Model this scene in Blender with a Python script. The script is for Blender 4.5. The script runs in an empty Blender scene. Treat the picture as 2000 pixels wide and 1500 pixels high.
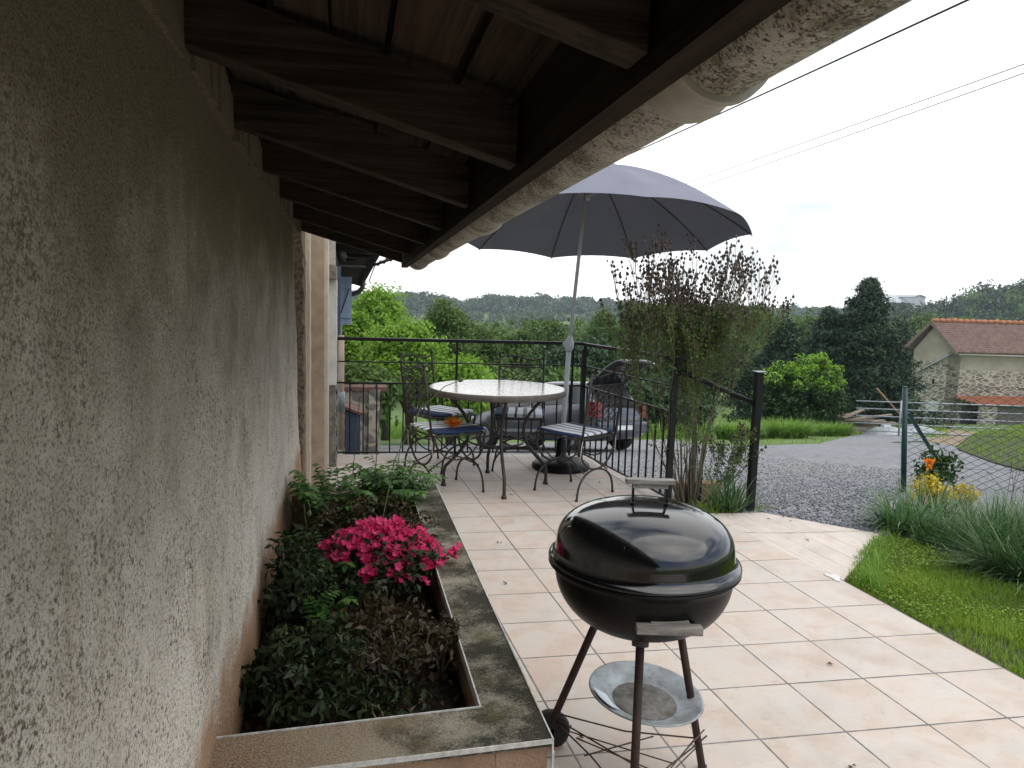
import bpy, bmesh, math, random
import numpy as np
from mathutils import Vector, Matrix
R = math.radians
random.seed(7)
S = bpy.context.scene
COL = S.collection

# ------------------------------------------------------------------ camera
F_PX = 1430.0; PITCH = .114; ROLL = .03; YAW = -.221
H = 1.494
_c, _s = math.cos(YAW), math.sin(YAW); _cp, _sp = math.cos(PITCH), math.sin(PITCH); _cr, _sr = math.cos(ROLL), math.sin(ROLL)
def _toW(v): return Vector((v[0]*_c - v[1]*_s, v[0]*_s + v[1]*_c, v[2]))
_right = Vector((1, 0, 0)); _down = Vector((0, -_sp, -_cp))
CR = _toW(_cr*_right - _sr*_down); CD = _toW(_sr*_right + _cr*_down); CF = _toW(Vector((0, _cp, -_sp)))
cam = bpy.data.cameras.new('camera'); camo = bpy.data.objects.new('camera', cam); COL.objects.link(camo)
m3 = Matrix((CR, -CD, -CF)).transposed()
camo.matrix_world = Matrix.Translation((0, 0, H)) @ m3.to_4x4()
cam.sensor_width = 36; cam.lens = F_PX/2000*36; cam.clip_start = .05; cam.clip_end = 5000
S.camera = camo
def ray(u, v): return CF + CR*((u-1000)/F_PX) + CD*((v-750)/F_PX)
def P(u, v, y):
    r = ray(u, v); return Vector((0, 0, H)) + r*(y/r.y)

# ------------------------------------------------------------------ world, sun, exposure
SUN_EL, SUN_AZ = 60, 140      # azimuth from +Y clockwise
w = bpy.data.worlds.new('World'); S.world = w; w.use_nodes = True
nt = w.node_tree; nt.nodes.clear()
def N(t, **k):
    n = nt.nodes.new(t)
    for a, b in k.items(): setattr(n, a, b)
    return n
out = N('ShaderNodeOutputWorld'); bg = N('ShaderNodeBackground'); bg.inputs[1].default_value = .12
sky = N('ShaderNodeTexSky'); sky.sky_type = 'NISHITA'; sky.sun_disc = False
sky.sun_elevation = R(SUN_EL); sky.sun_rotation = R(SUN_AZ); sky.air_density = 1.0; sky.dust_density = 1.5
tc = N('ShaderNodeTexCoord'); mp = N('ShaderNodeMapping'); mp.inputs['Scale'].default_value = (1, 1, 2.6)
mp.inputs['Location'].default_value = (3.1, .4, .2)
nz = N('ShaderNodeTexNoise'); nz.inputs['Scale'].default_value = 2.3; nz.inputs['Detail'].default_value = 7; nz.inputs['Roughness'].default_value = .55
nt.links.new(tc.outputs['Generated'], mp.inputs[0]); nt.links.new(mp.outputs[0], nz.inputs[0])
sep = N('ShaderNodeSeparateXYZ'); nt.links.new(tc.outputs['Generated'], sep.inputs[0])
# cloud cover is thick ahead (+Y), broken behind the camera
bias = N('ShaderNodeMath', operation='MULTIPLY_ADD'); bias.inputs[1].default_value = .165; bias.inputs[2].default_value = .02
nt.links.new(sep.outputs['Y'], bias.inputs[0])
add = N('ShaderNodeMath', operation='ADD'); nt.links.new(nz.outputs[0], add.inputs[0]); nt.links.new(bias.outputs[0], add.inputs[1])
rmp = N('ShaderNodeValToRGB'); rmp.color_ramp.elements[0].position = .40; rmp.color_ramp.elements[1].position = .62
nt.links.new(add.outputs[0], rmp.inputs[0])
crm = N('ShaderNodeValToRGB'); crm.color_ramp.elements[0].position = .5; crm.color_ramp.elements[0].color = (.86, .92, .96, 1)
crm.color_ramp.elements[1].position = .66; crm.color_ramp.elements[1].color = (1, 1, 1, 1)
nt.links.new(add.outputs[0], crm.inputs[0])
cs = N('ShaderNodeVectorMath', operation='SCALE'); cs.inputs['Scale'].default_value = 11
nt.links.new(crm.outputs[0], cs.inputs[0])
mix = N('ShaderNodeMix', data_type='RGBA'); nt.links.new(rmp.outputs[0], mix.inputs[0])
nt.links.new(sky.outputs[0], mix.inputs[6]); nt.links.new(cs.outputs[0], mix.inputs[7])
nt.links.new(mix.outputs[2], bg.inputs[0]); nt.links.new(bg.outputs[0], out.inputs[0])
sl = bpy.data.lights.new('sun', 'SUN'); sl.energy = 1.35; sl.angle = R(75); sl.color = (1, .95, .86)
so = bpy.data.objects.new('sun', sl); COL.objects.link(so)
sd = Vector((math.sin(R(SUN_AZ))*math.cos(R(SUN_EL)), math.cos(R(SUN_AZ))*math.cos(R(SUN_EL)), math.sin(R(SUN_EL))))
so.rotation_euler = sd.to_track_quat('Z', 'Y').to_euler(); so.location = sd*30
S.view_settings.view_transform = 'Standard'; S.view_settings.look = 'None'; S.view_settings.exposure = .42; S.view_settings.gamma = 1
S.cycles.max_bounces = 6

# ------------------------------------------------------------------ materials
def material(name):
    m = bpy.data.materials.new(name); m.use_nodes = True
    t = m.node_tree; b = t.nodes['Principled BSDF']
    return m, t, b
def nd(t, typ, **k):
    n = t.nodes.new(typ)
    for a, v in k.items():
        if a.startswith('i_'): n.inputs[a[2:]].default_value = v
        else: setattr(n, a, v)
    return n
def c4(c): return (c[0], c[1], c[2], 1)
def ramp(t, src, stops):
    r = t.nodes.new('ShaderNodeValToRGB'); cr = r.color_ramp
    while len(cr.elements) < len(stops): cr.elements.new(.5)
    for e, (p, c) in zip(cr.elements, stops): e.position = p; e.color = c4(c)
    t.links.new(src, r.inputs[0]); return r.outputs[0]
def mixc(t, fac, a, b, mode='MIX'):
    n = nd(t, 'ShaderNodeMix', data_type='RGBA', blend_type=mode)
    for s_, v in ((0, fac), (6, a), (7, b)):
        if isinstance(v, (int, float)): n.inputs[s_].default_value = v
        elif isinstance(v, tuple): n.inputs[s_].default_value = c4(v)
        else: t.links.new(v, n.inputs[s_])
    return n.outputs[2]
def noise(t, co, scale, detail=4, rough=.55, dist=0, vec=None):
    n = nd(t, 'ShaderNodeTexNoise'); n.inputs['Scale'].default_value = scale; n.inputs['Detail'].default_value = detail
    n.inputs['Roughness'].default_value = rough; n.inputs['Distortion'].default_value = dist
    if vec:
        mp_ = nd(t, 'ShaderNodeMapping'); mp_.inputs['Scale'].default_value = vec; t.links.new(co, mp_.inputs[0]); co = mp_.outputs[0]
    t.links.new(co, n.inputs['Vector']); return n.outputs[0]
def bump(t, b, h, strength, dist):
    n = nd(t, 'ShaderNodeBump'); n.inputs['Strength'].default_value = strength; n.inputs['Distance'].default_value = dist
    t.links.new(h, n.inputs['Height']); t.links.new(n.outputs[0], b.inputs['Normal'])
def simple(name, ca, cb=None, scale=20, rough=.7, bs=0, bd=.002, metal=0, spec=.5, vec=None, detail=5, bscale=None):
    m, t, b = material(name)
    co = nd(t, 'ShaderNodeTexCoord').outputs['Object']
    cb = cb or tuple(x*.8 for x in ca)
    f = noise(t, co, scale, detail, .6, 0, vec)
    t.links.new(ramp(t, f, [(.35, cb), (.65, ca)]), b.inputs['Base Color'])
    b.inputs['Roughness'].default_value = rough; b.inputs['Metallic'].default_value = metal
    b.inputs['Specular IOR Level'].default_value = spec
    if bs: bump(t, b, noise(t, co, bscale or scale*3, 6, .6, 0, vec), bs, bd)
    return m
def leafmat(name, ca, cb, cc=None, rough=.5, trans=.35, pos=(0, .55, 1)):
    m, t, b = material(name)
    at = nd(t, 'ShaderNodeAttribute', attribute_name='v')
    st = [(pos[0], ca), (pos[1], cb)] + ([(pos[2], cc)] if cc else [])
    col = ramp(t, at.outputs['Fac'], st)
    t.links.new(col, b.inputs['Base Color']); b.inputs['Roughness'].default_value = rough
    b.inputs['Specular IOR Level'].default_value = .35
    tr = nd(t, 'ShaderNodeBsdfTranslucent'); t.links.new(col, tr.inputs[0])
    mx = nd(t, 'ShaderNodeMixShader'); mx.inputs[0].default_value = trans
    t.links.new(b.outputs[0], mx.inputs[1]); t.links.new(tr.outputs[0], mx.inputs[2])
    t.links.new(mx.outputs[0], t.nodes['Material Output'].inputs[0])
    return m
M = {}
# stucco wall: pale roughcast with olive specks and brown splash zone
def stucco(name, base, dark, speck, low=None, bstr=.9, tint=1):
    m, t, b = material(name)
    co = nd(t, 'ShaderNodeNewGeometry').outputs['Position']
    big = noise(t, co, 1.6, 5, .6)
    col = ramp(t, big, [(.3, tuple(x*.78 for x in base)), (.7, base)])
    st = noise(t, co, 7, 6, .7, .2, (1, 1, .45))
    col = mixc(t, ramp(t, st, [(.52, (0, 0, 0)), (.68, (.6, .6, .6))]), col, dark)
    s1 = noise(t, co, 250, 3, .7, 0, (1, .8, .95))
    s2 = noise(t, co, 112, 5, .8, 0, (1, .75, .9))
    gate = noise(t, co, 4.5, 4, .6)
    ma = nd(t, 'ShaderNodeMath', operation='MULTIPLY_ADD'); ma.inputs[1].default_value = .30; t.links.new(gate, ma.inputs[0]); t.links.new(s2, ma.inputs[2])
    f2 = ramp(t, ma.outputs[0], [(.685, (0, 0, 0)), (.76, (.95, .95, .95))])
    f1 = ramp(t, s1, [(.50, (0, 0, 0)), (.62, (.7, .7, .7))])
    col = mixc(t, f1, col, tuple(x*1.6 for x in speck)); col = mixc(t, f2, col, speck)
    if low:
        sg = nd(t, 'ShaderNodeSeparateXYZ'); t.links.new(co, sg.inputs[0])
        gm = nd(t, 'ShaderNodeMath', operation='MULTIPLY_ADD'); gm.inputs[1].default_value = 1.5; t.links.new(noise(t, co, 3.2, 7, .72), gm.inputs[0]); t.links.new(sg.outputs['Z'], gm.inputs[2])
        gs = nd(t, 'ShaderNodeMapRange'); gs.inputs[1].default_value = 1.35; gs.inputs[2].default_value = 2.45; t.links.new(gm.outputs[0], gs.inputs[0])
        col = mixc(t, gs.outputs[0], col, mixc(t, f1, (.17, .145, .105), (.06, .048, .032)))  # olive grime thickening upward, also painting eave shade into the wall colour
        sp = nd(t, 'ShaderNodeSeparateXYZ'); t.links.new(co, sp.inputs[0])
        ad = nd(t, 'ShaderNodeMath', operation='MULTIPLY_ADD'); ad.inputs[1].default_value = .35
        t.links.new(noise(t, co, 9, 4), ad.inputs[0]); t.links.new(sp.outputs['Z'], ad.inputs[2])
        fl = ramp(t, ad.outputs[0], [(low, (.85, .85, .85)), (low+.13, (0, 0, 0))])
        col = mixc(t, fl, col, mixc(t, f1, (.36, .20, .10), (.09, .05, .03)))
    t.links.new(col, b.inputs['Base Color']); b.inputs['Roughness'].default_value = .95; b.inputs['Specular IOR Level'].default_value = .15
    hh = nd(t, 'ShaderNodeMath', operation='ADD'); t.links.new(noise(t, co, 210, 3, .6), hh.inputs[0]); t.links.new(noise(t, co, 60, 3), hh.inputs[1])
    bump(t, b, hh.outputs[0], bstr, .005)
    return m
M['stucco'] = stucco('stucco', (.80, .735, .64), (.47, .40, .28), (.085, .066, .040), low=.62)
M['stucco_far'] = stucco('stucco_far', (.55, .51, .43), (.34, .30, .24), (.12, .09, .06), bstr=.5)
M['jamb_pink'] = simple('jamb_pink', (.42, .325, .245), (.33, .25, .19), 14, .9, .5, .004, bscale=160)
M['jamb_cream'] = simple('jamb_cream', (.58, .52, .42), (.48, .42, .33), 12, .9, .4, .003, bscale=160)
M['jamb_stone'] = simple('jamb_stone', (.26, .18, .12), (.08, .055, .035), 45, .95, 1, .02, bscale=60)
M['grey_stone'] = simple('grey_stone', (.24, .21, .17), (.12, .105, .09), 18, .95, .8, .01)
M['white_render'] = simple('white_render', (.6, .58, .52), (.48, .46, .41), 9, .9, .5, .004, bscale=120)
def wood(name, ca, cb, axis, rough=.85, sc=6):
    m, t, b = material(name)
    co = nd(t, 'ShaderNodeTexCoord').outputs['Object']
    v = [60, 60, 60]; v[axis] = 2.2
    g = noise(t, co, 1, 6, .65, .35, tuple(v)); k = noise(t, co, sc, 4)
    col = ramp(t, g, [(.38, cb), (.6, ca)])
    col = mixc(t, .3, col, ramp(t, k, [(.3, tuple(x*.5 for x in ca)), (.7, tuple(x*1.15 for x in ca))]), 'MIX')
    t.links.new(col, b.inputs['Base Color']); b.inputs['Roughness'].default_value = rough; b.inputs['Specular IOR Level'].default_value = .1
    bump(t, b, g, .8, .004); return m
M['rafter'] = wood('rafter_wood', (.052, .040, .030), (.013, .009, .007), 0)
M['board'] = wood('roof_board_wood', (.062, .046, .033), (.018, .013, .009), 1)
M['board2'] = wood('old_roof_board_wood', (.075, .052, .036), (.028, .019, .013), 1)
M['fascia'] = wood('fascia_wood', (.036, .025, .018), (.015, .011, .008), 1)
M['weathered'] = wood('weathered_handle_wood', (.34, .32, .29), (.17, .155, .14), 0)
# gutter: tan plastic with dark and green algae
def gutter_mat():
    m, t, b = material('dirty_gutter'); co = nd(t, 'ShaderNodeNewGeometry').outputs['Position']
    a = noise(t, co, 85, 8, .9, 0, (1, .8, 1)); c = noise(t, co, 4.5, 4, .65); d = noise(t, co, 170, 3, .7)
    base = ramp(t, noise(t, co, 8, 4), [(.35, (.32, .30, .25)), (.65, (.43, .41, .35))])
    s_ = nd(t, 'ShaderNodeMath', operation='MULTIPLY_ADD'); s_.inputs[1].default_value = .8; t.links.new(c, s_.inputs[0]); t.links.new(a, s_.inputs[2])
    col = mixc(t, ramp(t, s_.outputs[0], [(.87, (0, 0, 0)), (.98, (.9, .9, .9))]), base, (.13, .115, .06))
    s3 = nd(t, 'ShaderNodeMath', operation='MULTIPLY_ADD'); s3.inputs[1].default_value = .35; t.links.new(c, s3.inputs[0]); t.links.new(d, s3.inputs[2])
    col = mixc(t, ramp(t, s3.outputs[0], [(.71, (0, 0, 0)), (.76, (1, 1, 1))]), col, (.03, .026, .018))
    t.links.new(col, b.inputs['Base Color']); b.inputs['Roughness'].default_value = .6; return m
M['gutter'] = gutter_mat()
M['gutter_joint'] = simple('gutter_joint', (.40, .375, .32), (.29, .265, .215), 14, .45)
# coping with moss / lichen
def coping_mat():
    m, t, b = material('mossy_coping'); co = nd(t, 'ShaderNodeNewGeometry').outputs['Position']
    sp = nd(t, 'ShaderNodeSeparateXYZ'); t.links.new(co, sp.inputs[0])
    base = ramp(t, noise(t, co, 240, 5, .85), [(.36, (.13, .115, .08)), (.62, (.52, .48, .38))])
    k = noise(t, co, 5, 6, .7); g = noise(t, co, 110, 6, .85)
    s_ = nd(t, 'ShaderNodeMath', operation='MULTIPLY_ADD'); s_.inputs[1].default_value = .6; t.links.new(g, s_.inputs[0]); t.links.new(k, s_.inputs[2])
    x_ = nd(t, 'ShaderNodeMath', operation='MULTIPLY_ADD'); x_.inputs[1].default_value = .28; t.links.new(sp.outputs['X'], x_.inputs[0]); t.links.new(s_.outputs[0], x_.inputs[2])
    col = mixc(t, ramp(t, x_.outputs[0], [(.78, (0, 0, 0)), (.96, (.95, .95, .95))]), base, (.04, .038, .028))
    s2 = nd(t, 'ShaderNodeMath', operation='MULTIPLY_ADD'); s2.inputs[1].default_value = .5; t.links.new(noise(t, co, 90, 4, .7), s2.inputs[0]); t.links.new(noise(t, co, 7, 4), s2.inputs[2])
    col = mixc(t, ramp(t, s2.outputs[0], [(.80, (0, 0, 0)), (.90, (.4, .4, .4))]), col, (.16, .15, .06))
    # bare brown render towards the wall
    f = nd(t, 'ShaderNodeMath', operation='MULTIPLY_ADD'); f.inputs[1].default_value = .45; t.links.new(noise(t, co, 12, 4), f.inputs[0]); t.links.new(sp.outputs['X'], f.inputs[2])
    col = mixc(t, ramp(t, f.outputs[0], [(.0, (.9, .9, .9)), (.5, (0, 0, 0))]), col, ramp(t, noise(t, co, 160, 3, .7), [(.38, (.16, .10, .06)), (.6, (.42, .30, .20))]))
    t.links.new(col, b.inputs['Base Color']); b.inputs['Roughness'].default_value = .95; b.inputs['Specular IOR Level'].default_value = .15
    bump(t, b, noise(t, co, 160, 5, .7), .9, .006); return m
M['coping'] = coping_mat()
M['planter_face'] = simple('planter_face', (.40, .27, .18), (.28, .18, .12), 9, .95, .9, .008, bscale=110)
M['white_trim'] = simple('white_trim', (.66, .66, .64), (.42, .41, .38), 45, .6)
M['soil'] = simple('soil', (.045, .032, .022), (.02, .014, .01), 30, 1, 1, .02, bscale=60)
# terrace tiles
TO = (1.056, 2.49); TA = (.334, -.0125); TB = (-.0133, .336)
def tile_mat(name, O, A, B, grout=(.10, .095, .09), gw=.010, cols=None):
    m, t, b = material(name); co = nd(t, 'ShaderNodeNewGeometry').outputs['Position']
    det = A[0]*B[1]-A[1]*B[0]
    def dot(vx, vy):
        s1 = nd(t, 'ShaderNodeVectorMath', operation='SUBTRACT'); t.links.new(co, s1.inputs[0]); s1.inputs[1].default_value = (O[0], O[1], 0)
        d1 = nd(t, 'ShaderNodeVectorMath', operation='DOT_PRODUCT'); t.links.new(s1.outputs[0], d1.inputs[0]); d1.inputs[1].default_value = (vx, vy, 0); return d1.outputs['Value']
    i = dot(B[1]/det, -B[0]/det); j = dot(-A[1]/det, A[0]/det)
    def mth(op, a, b_=None, c_=None):
        n = nd(t, 'ShaderNodeMath', operation=op)
        for q, v in enumerate((a, b_, c_)):
            if v is None: continue
            if isinstance(v, (int, float)): n.inputs[q].default_value = v
            else: t.links.new(v, n.inputs[q])
        return n.outputs[0]
    def edge(q):
        return mth('ABSOLUTE', mth('SUBTRACT', mth('FRACT', mth('ADD', q, .5)), .5))   # distance to nearest line
    wob = mth('MULTIPLY_ADD', noise(t, co, 22, 5, .7), .014, -.007)
    e = mth('ADD', mth('MINIMUM', edge(i), edge(j)), wob)
    g = ramp(t, e, [(gw*.75, (1, 1, 1)), (gw*1.5, (0, 0, 0))])
    cmb = nd(t, 'ShaderNodeCombineXYZ'); t.links.new(mth('FLOOR', i), cmb.inputs[0]); t.links.new(mth('FLOOR', j), cmb.inputs[1])
    wn = nd(t, 'ShaderNodeTexWhiteNoise', noise_dimensions='2D'); t.links.new(cmb.outputs[0], wn.inputs['Vector'])
    off = nd(t, 'ShaderNodeVectorMath', operation='MULTIPLY_ADD'); t.links.new(wn.outputs['Color'], off.inputs[0]); off.inputs[1].default_value = (9, 9, 9); t.links.new(co, off.inputs[2])
    cl = noise(t, off.outputs[0], 5.0, 5, .6, .5)
    c1, c2, c3 = cols or ((.55, .44, .365), (.585, .505, .435), (.565, .52, .465))
    col = ramp(t, cl, [(.38, c1), (.5, c2), (.60, c3)])
    col = mixc(t, mth('MULTIPLY', wn.outputs['Value'], .28), col, (.50, .43, .37))
    dirt = noise(t, co, 2.1, 7, .7); col = mixc(t, ramp(t, dirt, [(.48, (0, 0, 0)), (.72, (.4, .4, .4))]), col, (.33, .28, .23)); d2 = noise(t, co, 17, 6, .75); col = mixc(t, ramp(t, d2, [(.56, (0, 0, 0)), (.70, (.4, .4, .4))]), col, (.30, .25, .20))
    spk = noise(t, co, 120, 2, .6); col = mixc(t, ramp(t, spk, [(.72, (0, 0, 0)), (.8, (.5, .5, .5))]), col, (.25, .2, .16))
    # grout colour varies from dark to pale sandy
    gc = ramp(t, noise(t, co, 3.5, 5, .7), [(.38, grout), (.62, tuple(x*2.4 for x in grout))])
    col = mixc(t, g, col, gc)
    t.links.new(col, b.inputs['Base Color'])
    rr = nd(t, 'ShaderNodeMapRange'); t.links.new(dirt, rr.inputs[0]); rr.inputs[1].default_value = .3; rr.inputs[2].default_value = .7; rr.inputs[3].default_value = .5; rr.inputs[4].default_value = .72
    t.links.new(rr.outputs[0], b.inputs['Roughness']); b.inputs['Specular IOR Level'].default_value = .35
    hh = mth('ADD', mth('MULTIPLY', mth('SUBTRACT', 1, g), 1), mth('MULTIPLY', noise(t, co, 45, 3), .12))
    bump(t, b, hh, .6, .003); return m
M['tile'] = tile_mat('terrace_tile', TO, TA, TB)
M['ramp_tile'] = tile_mat('ramp_tile', (2.70, 3.4), (.165, 0), (-.03, .9), grout=(.22, .19, .16), gw=.012,
                          cols=((.60, .50, .43), (.64, .56, .49), (.62, .56, .50)))
def gravel_mat(name, ca, cb, cc):
    m, t, b = material(name); co = nd(t, 'ShaderNodeNewGeometry').outputs['Position']
    v = nd(t, 'ShaderNodeTexVoronoi', feature='F1'); v.inputs['Scale'].default_value = 60; t.links.new(co, v.inputs['Vector'])
    v2 = nd(t, 'ShaderNodeTexVoronoi', feature='F1'); v2.inputs['Scale'].default_value = 16; t.links.new(co, v2.inputs['Vector'])
    sp = nd(t, 'ShaderNodeSeparateColor'); t.links.new(v.outputs['Color'], sp.inputs[0])
    sp2 = nd(t, 'ShaderNodeSeparateColor'); t.links.new(v2.outputs['Color'], sp2.inputs[0])
    col = ramp(t, sp.outputs[0], [(.0, ca), (.45, cb), (1, cc)])
    col = mixc(t, .45, col, ramp(t, sp2.outputs[0], [(.1, ca), (.9, cc)]))
    v3 = nd(t, 'ShaderNodeTexVoronoi', feature='F1'); v3.inputs['Scale'].default_value = 7; t.links.new(co, v3.inputs['Vector'])
    sp3 = nd(t, 'ShaderNodeSeparateColor'); t.links.new(v3.outputs['Color'], sp3.inputs[0])
    col = mixc(t, .28, col, ramp(t, sp3.outputs[0], [(.1, ca), (.9, cc)]))
    big = noise(t, co, .55, 5, .65); col = mixc(t, ramp(t, big, [(.5, (0, 0, 0)), (.68, (.55, .55, .55))]), col, (.27, .24, .20))
    trk = noise(t, co, .35, 4, .6, .4, (1.6, .3, 1)); col = mixc(t, ramp(t, trk, [(.45, (0, 0, 0)), (.65, (.3, .3, .3))]), col, (.33, .33, .34))
    t.links.new(col, b.inputs['Base Color']); b.inputs['Roughness'].default_value = .9; b.inputs['Specular IOR Level'].default_value = .2
    bump(t, b, v.outputs['Distance'], .8, .02); return m
M['gravel'] = gravel_mat('grey_gravel', (.12, .125, .135), (.22, .225, .24), (.37, .375, .39))
M['asphalt'] = simple('asphalt', (.22, .23, .24), (.16, .165, .175), 6, .95, .6, .01, bscale=90)
M['earth'] = simple('earth', (.30, .23, .15), (.17, .14, .08), 3, 1, .8, .05, bscale=9)
M['meadow'] = simple('meadow', (.16, .25, .07), (.10, .17, .04), .08, 1, .4, .3, bscale=2)
M['ground'] = simple('hillside_ground', (.13, .20, .055), (.08, .13, .035), .4, 1, .6, .1, bscale=5)
M['turf'] = simple('turf', (.05, .085, .02), (.06, .05, .03), 12, 1, .9, .02, bscale=60)
M['black_iron'] = simple('black_painted_iron', (.006, .006, .007), (.011, .010, .010), 60, .45, .3, .0006, spec=.3)
M['wrought'] = simple('brown_grey_wrought_iron', (.06, .052, .045), (.028, .024, .02), 90, .5, .3, .0006, metal=.3)
M['rust'] = simple('rusty_leg', (.055, .024, .017), (.018, .010, .009), 26, .7, .4, .0008, vec=(1, 1, .5))
M['wire'] = simple('rusty_wire', (.10, .06, .045), (.05, .03, .025), 40, .7)
M['galv'] = simple('galvanised_rail', (.42, .45, .48), (.30, .33, .36), 8, .45, metal=.6)
M['green_post'] = simple('dark_green_post', (.012, .055, .055), (.008, .035, .036), 12, .45)
M['green_wire'] = simple('grey_green_wire', (.055, .075, .07), (.035, .05, .048), 12, .6)
M['cable'] = simple('black_cable', (.02, .02, .022), (.015, .015, .016), 3, .7)
M['cable_thin'] = simple('grey_cable', (.30, .31, .33), (.26, .27, .29), 3, .7)
M['white'] = simple('white_paint', (.7, .7, .68), (.6, .6, .58), 9, .6)
M['bark'] = simple('bark', (.13, .105, .08), (.055, .045, .035), 9, .95, .8, .02, vec=(3, 3, .6))
M['twig'] = simple('twig_bark', (.20, .17, .125), (.10, .08, .055), 25, .9)
# grill enamel: glossy black with dust
def enamel():
    m, t, b = material('black_enamel'); co = nd(t, 'ShaderNodeTexCoord').outputs['Object']
    b.inputs['Base Color'].default_value = (.004, .004, .005, 1)
    r_ = ramp(t, noise(t, co, 9, 6, .65), [(.35, (.07,)*3), (.7, (.2,)*3)])
    sp = noise(t, co, 75, 3, .6)
    t.links.new(mixc(t, ramp(t, sp, [(.70, (0,)*3), (.76, (1,)*3)]), r_, (.6, .6, .6)), b.inputs['Roughness'])
    t.links.new(mixc(t, ramp(t, sp, [(.71, (0,)*3), (.78, (.35,)*3)]), (.004, .004, .005), (.11, .10, .09)), b.inputs['Base Color'])
    b.inputs['Coat Weight'].default_value = .5; b.inputs['Coat Roughness'].default_value = .05
    bump(t, b, noise(t, co, 3.5, 2), .08, .01); return m
M['enamel'] = enamel()
M['bowl_enamel'] = simple('dull_black_enamel', (.004, .004, .005), (.008, .007, .007), 14, .38, spec=.18)
def dish_mat():
    m, t, b = material('stained_zinc_dish'); co = nd(t, 'ShaderNodeTexCoord').outputs['Object']
    col = ramp(t, noise(t, co, 11, 6, .7), [(.35, (.20, .21, .21)), (.65, (.42, .46, .48))])
    col = mixc(t, ramp(t, noise(t, co, 55, 5, .7), [(.6, (0,)*3), (.7, (.8,)*3)]), col, (.13, .11, .09))
    t.links.new(col, b.inputs['Base Color']); b.inputs['Metallic'].default_value = .35; b.inputs['Roughness'].default_value = .5; return m
M['dish'] = dish_mat()
M['ash'] = simple('ash_dust', (.26, .25, .23), (.10, .09, .07), 22, 1, .8, .004, bscale=120)
M['rubber'] = simple('rubber', (.012, .012, .013), (.02, .02, .02), 12, .8)
def label_mat():
    m, t, b = material('worn_label'); co = nd(t, 'ShaderNodeTexCoord').outputs['Object']
    f = noise(t, co, 210, 3, .8, 0, (1, .35, 1)); col = ramp(t, f, [(.56, (.82, .85, .88)), (.64, (.35, .36, .38))])
    t.links.new(col, b.inputs['Base Color']); b.inputs['Roughness'].default_value = .6; return m
M['label'] = label_mat()
# umbrella cloth
def cloth(name, ca, trans):
    m, t, b = material(name); co = nd(t, 'ShaderNodeTexCoord').outputs['Object']
    col = ramp(t, noise(t, co, 3, 4), [(.3, tuple(x*.88 for x in ca)), (.7, ca)])
    t.links.new(col, b.inputs['Base Color']); b.inputs['Roughness'].default_value = .9; b.inputs['Specular IOR Level'].default_value = .2
    bump(t, b, noise(t, co, 9, 4), .25, .01)
    if trans:
        tr = nd(t, 'ShaderNodeBsdfTranslucent'); t.links.new(col, tr.inputs[0]); mx = nd(t, 'ShaderNodeMixShader'); mx.inputs[0].default_value = trans
        t.links.new(b.outputs[0], mx.inputs[1]); t.links.new(tr.outputs[0], mx.inputs[2]); t.links.new(mx.outputs[0], t.nodes['Material Output'].inputs[0])
    return m
M['canopy'] = cloth('grey_lilac_canvas', (.23, .235, .28), .01)
M['pole'] = simple('white_grey_pole', (.55, .56, .58), (.46, .47, .49), 6, .45)
def tabletop():
    m, t, b = material('mosaic_tabletop'); co = nd(t, 'ShaderNodeTexCoord').outputs['Object']
    v = nd(t, 'ShaderNodeTexVoronoi', feature='DISTANCE_TO_EDGE'); v.inputs['Scale'].default_value = 26; t.links.new(co, v.inputs['Vector'])
    v2 = nd(t, 'ShaderNodeTexVoronoi', feature='F1'); v2.inputs['Scale'].default_value = 26; t.links.new(co, v2.inputs['Vector'])
    sp = nd(t, 'ShaderNodeSeparateColor'); t.links.new(v2.outputs['Color'], sp.inputs[0])
    col = ramp(t, sp.outputs[0], [(.1, (.42, .40, .36)), (.8, (.60, .58, .53))])
    g = ramp(t, v.outputs[0], [(.02, (1,)*3), (.06, (0,)*3)]); col = mixc(t, g, col, (.27, .25, .22))
    t.links.new(col, b.inputs['Base Color']); b.inputs['Roughness'].default_value = .16
    bump(t, b, g, .15, .001); b.inputs['Specular IOR Level'].default_value = .6; return m
M['tabletop'] = tabletop()
M['table_rim'] = simple('table_rim', (.15, .13, .11), (.09, .08, .07), 20, .6)
def cushion_mat():
    m, t, b = material('striped_cushion'); co = nd(t, 'ShaderNodeTexCoord').outputs['Object']
    sp = nd(t, 'ShaderNodeSeparateXYZ'); t.links.new(co, sp.inputs[0])
    mr = nd(t, 'ShaderNodeMapRange'); mr.inputs[1].default_value = -.23; mr.inputs[2].default_value = .23; t.links.new(sp.outputs['Y'], mr.inputs[0])
    r_ = t.nodes.new('ShaderNodeValToRGB'); cr = r_.color_ramp; cr.interpolation = 'CONSTANT'
    wht = (.78, .80, .82, 1); nav = (.018, .038, .10, 1); gry = (.26, .27, .26, 1); blu = (.05, .10, .2, 1)
    st = [(0, nav), (.27, wht), (.40, nav), (.45, wht), (.56, gry), (.64, wht), (.76, blu), (.80, wht), (.93, nav)]
    while len(cr.elements) < len(st): cr.elements.new(.5)
    for e, (p, c) in zip(cr.elements, st): e.position = p; e.color = c
    t.links.new(mr.outputs[0], r_.inputs[0])
    col = mixc(t, .25, r_.outputs[0], ramp(t, noise(t, co, 25, 4), [(.3, (.2, .2, .2)), (.7, (.8, .8, .8))]), 'MULTIPLY')
    t.links.new(r_.outputs[0], b.inputs['Base Color']); b.inputs['Roughness'].default_value = .9
    bump(t, b, noise(t, co, 18, 4), .3, .006); return m
M['cushion'] = cushion_mat()
M['strap'] = simple('pale_strap', (.55, .52, .46), (.42, .4, .35), 30, .9)
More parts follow.
